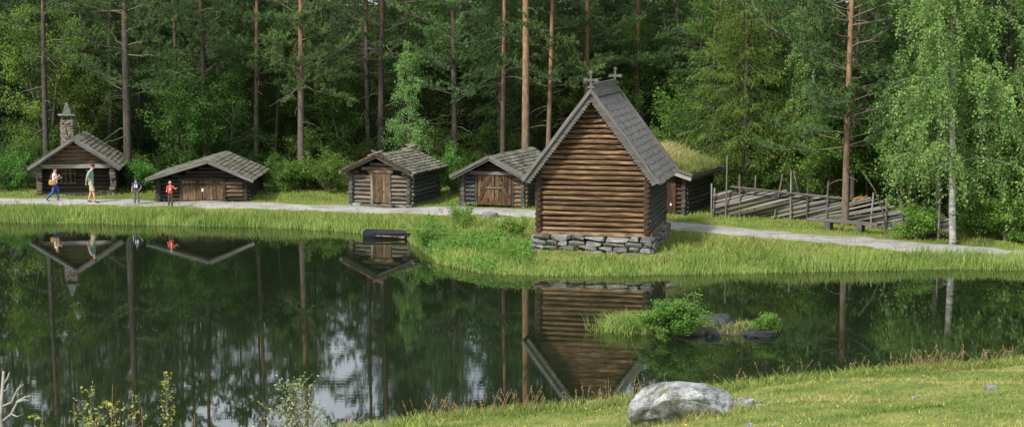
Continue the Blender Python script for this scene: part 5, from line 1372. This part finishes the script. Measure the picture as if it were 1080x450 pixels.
# rough grass of the far bank between shore and path, and the strip behind the path
X, Y = scatter(97000, -46, 34, lambda x: far_y(x) + .8, lambda x: edge_y(x) + 1.5)
keep = (path_dist(X, Y) > PATH_W - .22 + .45 * rg.random(len(X)) ** .7) & off_house(X, Y)
X, Y = X[keep], Y[keep]; beh = Y > path_y(X)
Hh = np.where(beh, .14, .27) * rg.uniform(.5, 1.5, len(X)) * (.6 + .8 * np.clip(clumpy(X, Y, .8, 2.), 0, 1)); Hh = np.where((np.abs(X - xat(632, 58)) < 2.7) & ~beh, Hh * .6, Hh); near_p = path_dist(X, Y) < 2.6; Hh = np.where(near_p, np.minimum(Hh, .12), Hh)
tag(link('bank_grass', grass('bank_grass', X, Y, hgt(X, Y), Hh, .03, M['bank_grass'], .35, 3, tint=np.clip(clumpy(X, Y, .6, 8.) * .75 + rg.uniform(0, .3, len(X)), 0, 1))), 'rough yellow-green grass on the far bank around the path', 'grass', kind='stuff')
# short meadow grass on the near bank
X, Y = scatter(142000, -12, 20, lambda x: np.full_like(x, 17.), lambda x: near_y(x) + .1)
uu = 540 + FPX * X / Y; keep = (uu > 330) & (uu < 1230)
X, Y = X[keep], Y[keep]
Hh = .058 * rg.uniform(.4, 1.7, len(X)) * (.25 + 1.5 * np.clip(clumpy(X, Y, 1.3, 4.), 0, 1))
tag(link('meadow_grass', grass('meadow_grass', X, Y, hgt(X, Y), Hh, .016, M['meadow'], .5, 4, tint=np.clip(.42 + .36 * wob(X, Y, .45, 6.) + .26 * wob(X, Y, 1.7, 2.) + rg.uniform(-.25, .25, len(X)), 0, 1))), 'short patchy meadow grass on the near bank around the boulder', 'grass', kind='stuff')
# taller grass and dry seed heads along the brink of the near bank
def seedheads(name, X, Y, Z, Hh, seed):
    r2 = np.random.default_rng(seed); n = len(X); P = np.stack([X, Y, Z], 1)
    Ld = np.stack([r2.normal(0, .3, n), r2.normal(0, .15, n), np.ones(n)], 1) * Hh[:, None]
    C = curve(P, Ld, np.ones(n), np.stack([r2.normal(0, .1, n), r2.normal(0, .05, n), -.05 * np.ones(n)], 1) * Hh[:, None], 4)
    V1, F1 = tube_np(C, np.repeat([[.006, .005, .004, .003]], n, 0), 3)
    k = 10; ni = np.repeat(np.arange(n), k); PP, TT = on_curves(C, ni, r2.uniform(.68, 1, len(ni)))
    V2, F2 = blades(r2, PP, TT, .05, .018, .5)
    F1t = np.concatenate([F1[:, [0, 1, 2]], F1[:, [0, 2, 3]]])
    V, F = combine([(V1, F1t), (V2, F2)])
    return mesh_np(name, V, F, M['dry'], False, np.concatenate([np.full(len(F1t), .6), r2.uniform(0, 1, len(F2))]))
X, Y = scatter(1500, -4.5, 18, lambda x: near_y(x) - .9, lambda x: near_y(x) + .15)
keep = clumpy(X, Y, 1.1, 7.) + rg.uniform(-.3, .3, len(X)) > .62; X, Y = X[keep], Y[keep]
tag(link('dry_seed_grass', seedheads('dry_seed_grass', X, Y, hgt(X, Y), rg.uniform(.15, .75, len(X)) * rg.uniform(.6, 1.05, len(X)), 6)), 'dry brown seed heads standing along the brink of the near bank', 'grass', kind='stuff')
X, Y = scatter(10000, -5, 19, lambda x: near_y(x) - .8, lambda x: near_y(x) + .1)
tag(link('brink_grass', grass('brink_grass', X, Y, hgt(X, Y), .2 * rg.uniform(.4, 1.7, len(X)), .02, M['bank_grass'], .4, 7)), 'longer grass fringe along the brink of the near bank', 'grass', kind='stuff')
# weeds on the little promontory by the boat
X, Y = scatter(9000, xat(436, 60), xat(560, 60), lambda x: far_y(x) - .2, lambda x: far_y(x) + 5.5)
k_ = (clumpy(X, Y, 1.3, 9.) > .45) & (path_dist(X, Y) > 2.4); X, Y = X[k_], Y[k_]
Z = hgt(X, Y); V, F = leaves(rg, np.stack([X, Y, np.maximum(Z, 0) + rg.uniform(.05, .45, len(X))], 1), .09, .8)
tag(link('weeds', mesh_np('weeds', V, F, M['bush_leaves'], False, rg.uniform(.2, 1, len(F)))), 'leafy weeds among the grass on the promontory by the boat', 'weeds', kind='stuff')
# small shrubs on the promontory
for i, (u, v, h, rd, lab) in enumerate(((492, 240, .6, .45, 'small green shrub on the promontory beside the pale path stone'), (452, 262, .6, .8, 'low yellow-green weeds overhanging the water by the boat'),
                                       (540, 250, .4, .5, 'low weed clump left of the stone footing'))):
    p = on_ground(u, v); plant('bush', lab, 'bush', broadleaf(500 + i, h, rd, .012, 4, 22, 5, 22, .07, .05, 'bush_leaves', .15), p.x, p.y, parts=('stem', 'foliage'))
# islet plants
def islet_plant(u, v, h, rd, mat, lab, seed, nm='bush'):
    p = at_z(u, v, .12); o = plant(nm, lab, 'bush', broadleaf(seed, h, rd, .014, 5, 40, 7, 46, .06, .02, mat, .15), p.x, p.y + .25, parts=('stem', 'foliage')); o.location.z = .08; return o
islet_plant(712, 353, .82, .66, 'bush_leaves', 'round leafy bush on the left part of the islet', 521).scale = (1.2, 1.0, .76)
islet_plant(806, 350, .36, .17, 'bush_leaves', 'small leafy shrub at the right end of the islet', 522).scale = (.68, .68, .8)
a0 = at_z(670, 350, 0)
X = rg.normal(a0.x, .42, 2600); Y = rg.normal(a0.y + .35, .3, 2600)
tag(link('islet_grass', grass('islet_grass', X, Y, np.full(len(X), .0), .48 * rg.uniform(.3, 1.35, len(X)), .018, M['reed'], .45, 11)), 'tuft of long pale grass at the left end of the islet', 'grass', kind='stuff')
X = rg.uniform(at_z(745, 350, 0).x, at_z(820, 350, 0).x, 700); Y = rg.normal(IC.y + .0, .25, 700)
tag(link('islet_sedge', grass('islet_sedge', X, Y, np.full(len(X), .05), .25 * rg.uniform(.4, 1.5, len(X)), .018, M['bank_grass'], .4, 12)), 'short sedge between the dark rocks of the islet', 'grass', kind='stuff')
# dry stems and broad-leaved weeds scattered through the far bank, so that it is not all one grass
X, Y = scatter(2600, -44, 30, lambda x: far_y(x) + .1, lambda x: far_y(x) + 4.5)
keep = (clumpy(X, Y, .7, 11.) + rg.uniform(-.3, .3, len(X)) > .6) & off_house(X, Y, .2) & (path_dist(X, Y) > 1.9); X, Y = X[keep], Y[keep]
tag(link('bank_dry_stems', seedheads('bank_dry_stems', X, Y, hgt(X, Y), rg.uniform(.25, .7, len(X)), 16)), 'dry brownish stems scattered through the grass of the far bank', 'dry stems', kind='stuff')
X, Y = scatter(26000, -44, 32, lambda x: far_y(x) + .0, lambda x: far_y(x) + 4.0)
keep = (clumpy(X, Y, 1.0, 13.) + .35 * wob(X, Y, 3.1, 5.) > .85) & off_house(X, Y, .2) & (path_dist(X, Y) > 2.9); X, Y = X[keep], Y[keep]
V, F = leaves(rg, np.stack([X, Y, hgt(X, Y) + rg.uniform(.02, .26, len(X))], 1), .075, .8)
tag(link('bank_weeds', mesh_np('bank_weeds', V, F, M['broad_leaves'], False, rg.uniform(.1, .9, len(F)))), 'patches of darker broad-leaved weeds in the far bank grass', 'weeds', kind='stuff')
# longer grass grown up round the foot of the boulder
n = 900; aa = rg.uniform(0, 6.283, n); rr_ = rg.normal(1.0, .10, n)
X = bo.location.x + np.cos(aa) * rr_ * 60 * SCB; Y = bo.location.y + np.sin(aa) * rr_ * 43 * SCB
tag(link('boulder_grass', grass('boulder_grass', X, Y, hgt(X, Y), .13 * rg.uniform(.4, 1.6, n), .014, M['meadow'], .45, 21, tint=rg.uniform(.1, .9, n))), 'longer grass grown up around the foot of the boulder', 'grass', kind='stuff')
# small yellow flowers in the near meadow
X, Y = scatter(150, -3, 15, lambda x: np.full_like(x, 19.), lambda x: near_y(x) - .3)
V, F = leaves(rg, np.repeat(np.stack([X, Y, hgt(X, Y) + .09], 1), 5, 0), .022, 1.5, 1.0)
M['petal'] = plain('yellow_petal', (.62, .46, .04), .7)
tag(link('meadow_flowers', mesh_np('meadow_flowers', V, F, M['petal'])), 'tiny yellow flowers dotted over the near meadow', 'flowers', kind='stuff')
# grass on the turf roof (part of the shed)
n = 9000; tt = rg.uniform(0, S6, n); yy = rg.uniform(-.55, L6 + .42, n); sd_ = np.where(rg.random(n) < .62, 1, -1)
X = sd_ * math.cos(a6) * tt; Z = RI6 + .22 - math.sin(a6) * tt + .04
o = link('roof_grass', grass('roof_grass', X, yy, Z, .46 * rg.uniform(.35, 1.3, n) * (.55 + .6 * np.clip(clumpy(X, yy, 1.6, 3.), 0, 1)), .022, M['sod_grass'], .4, 13, tint=np.clip(.95 - tt / S6 * .85 + rg.uniform(-.35, .35, n), 0, 1)), h6); tag(o, kind='stuff')
# low weeds in front of the stone footing, right of the tall building: denser reeds in clumps are part of the reeds above

# ------------------------------------------------------------------ foreground saplings and the dead stem at the lower left
def sapling(label, u, vtip, Y, seed, leaf=.045, rad=.2, mat='sap', nl=26, dens=7, bare=False, name='sapling', cat='sapling'):
    top = at_y(u, vtip, Y); z0 = hz(top.x, Y); h = top.z - z0
    rg2 = np.random.default_rng(seed); T = trunk_pts(rg2, h, (rg2.normal(0, .04), 0), .05, 12); T[:, 0] -= T[-1, 0]
    wp = [tube_np(T[None], (.008 * (1 - .75 * np.linspace(0, 1, 12)))[None], 6)]
    z = h * (.45 + .53 * np.sort(rg2.uniform(0, 1, nl))); az = np.arange(nl) * 2.4; L = rad * (1.25 - z / h) * rg2.uniform(.6, 1.3, nl) * 1.4
    D = np.stack([np.cos(az) * .75, np.sin(az) * .75, np.full(nl, .75)], 1); C = curve(trunk_at(T, z), D, L, rg2.normal(0, .12, (nl, 3)), 5); wp.append(tube_np(C, np.repeat([[.003, .0026, .0022, .0018, .0012]], nl, 0), 4))
    ni = np.repeat(np.arange(nl), dens); P, _ = on_curves(C, ni, rg2.uniform(.2, 1, len(ni))); V, F = leaves(rg2, P + rg2.normal(0, .012, P.shape), leaf, .3)
    wv, wf = combine(wp)
    o = thing(name, label, cat, (top.x, Y, z0)); link('stem', mesh_np('stem', wv, wf, M['twig'], True), o)
    if not bare: link('foliage', mesh_np('foliage', V, F, M[mat], False, rg2.uniform(0, 1, len(F))), o)
    return o
M['sap'] = leafmat('sapling_leaves', (.20, .24, .045), (.46, .48, .13), .35, .12, .015)
M['sap2'] = leafmat('small_pale_leaves', (.13, .20, .06), (.45, .50, .30), .3, .05, .0)
sapling('tall yellow-green birch sapling at the bottom left, third from the dead stem', 171, 394, 12, 601, .024, .15, nl=28, dens=6)
sapling('bushy yellow-green sapling at the bottom left nearest the dead stem', 91, 412, 12, 602, .025, .26, nl=34, dens=8)
sapling('yellow-green sapling in the middle of the bottom left group', 143, 411, 12.4, 603, .024, .18, nl=28, dens=6)
sapling('short yellow sapling leaning beside the bushy one at bottom left', 117, 426, 11.6, 604, .025, .2, nl=26, dens=7)
sapling('tiny yellow-green sapling at the foot of the dead stem', 34, 437, 11.5, 605, .025, .16, nl=20, dens=6)
sapling('rounded small-leaved bush at the bottom edge under the sky reflection', 310, 404, 14, 606, .022, .42, 'sap2', 85, 10, name='bush', cat='bush')
sapling('low small-leaved bush right beside the rounded one at the bottom edge', 330, 428, 14.3, 607, .022, .3, 'sap2', 48, 9, name='bush', cat='bush')
# dead stem
Yd = 11.0; tp = at_y(3, 391, Yd); zb = hz(tp.x, Yd)
M['dead'] = plain('silver_dead_wood', (.27, .255, .235), .85, 14, .35)
ds = thing('dead_stem', 'bare silver-grey dead sapling at the lower left corner', 'dead sapling', (tp.x, Yd, zb)); hh = tp.z - zb
mb = MB(); mb.tube([(-.02, 0, -.1), (.0, 0, hh * .5), (-.03, 0, hh * .8), (.005, 0, hh)], [.022, .018, .014, .008], 8); mb.build('stem', M['dead'], ds, True)
def pxo(u, v): return at_y(u, v, Yd) - Vector((tp.x, Yd, zb))
for pts, r_ in (([pxo(2, 428), pxo(12, 424), pxo(19, 409), pxo(25, 405)], .009), ([pxo(1, 445), pxo(12, 436), pxo(19, 422), pxo(27, 418), pxo(33, 417)], .010), ([pxo(4, 405), pxo(8, 398), pxo(10, 392)], .008), ([pxo(17, 424), pxo(25, 421), pxo(31, 422)], .009), ([pxo(19, 412), pxo(22, 404)], .006), ([pxo(12, 436), pxo(18, 439), pxo(22, 437)], .006), ([pxo(3, 413), pxo(7, 410), pxo(9, 404)], .006), ([pxo(1, 420), pxo(-6, 412), pxo(-9, 402)], .008)):
    mb = MB(); n_ = len(pts); mb.tube(pts, [r_ * (1 - .6 * i / (n_ - 1)) for i in range(n_)], 6); mb.build('dead_branch', M['dead'], ds, True)
# thin straw-coloured stalks among the saplings
stk = [(149, 428, 2), (119, 405, -4), (68, 440, 1), (78, 424, 0), (205, 436, 1), (101, 438, -3), (190, 442, 0)]
for u, v, l_ in stk:
    t0 = at_y(u, v, 11.8); z0 = hz(t0.x, 11.8); mb = MB(); mb.tube([(l_ * .02, 0, 0), (l_ * .01, 0, (t0.z - z0) * .6), (0, 0, t0.z - z0)], [.006, .005, .0025], 5)
    tag(mb.build('dry_stalk', M['dry'], None, True, loc=(t0.x, 11.8, z0)), 'thin straw-coloured stalk among the saplings at the bottom left', 'stalk', 'dry stalks among the saplings')
# hidden near slope at the left: rough grass below the saplings
X, Y = scatter(5000, -9, -1.5, lambda x: np.full_like(x, 8.), lambda x: near_y(x) - .2)
tag(link('slope_grass', grass('slope_grass', X, Y, hgt(X, Y), .28 * rg.uniform(.4, 1.4, len(X)), .02, M['bank_grass'], .4, 15)), 'rough grass on the steep near slope below the saplings', 'grass', kind='stuff')
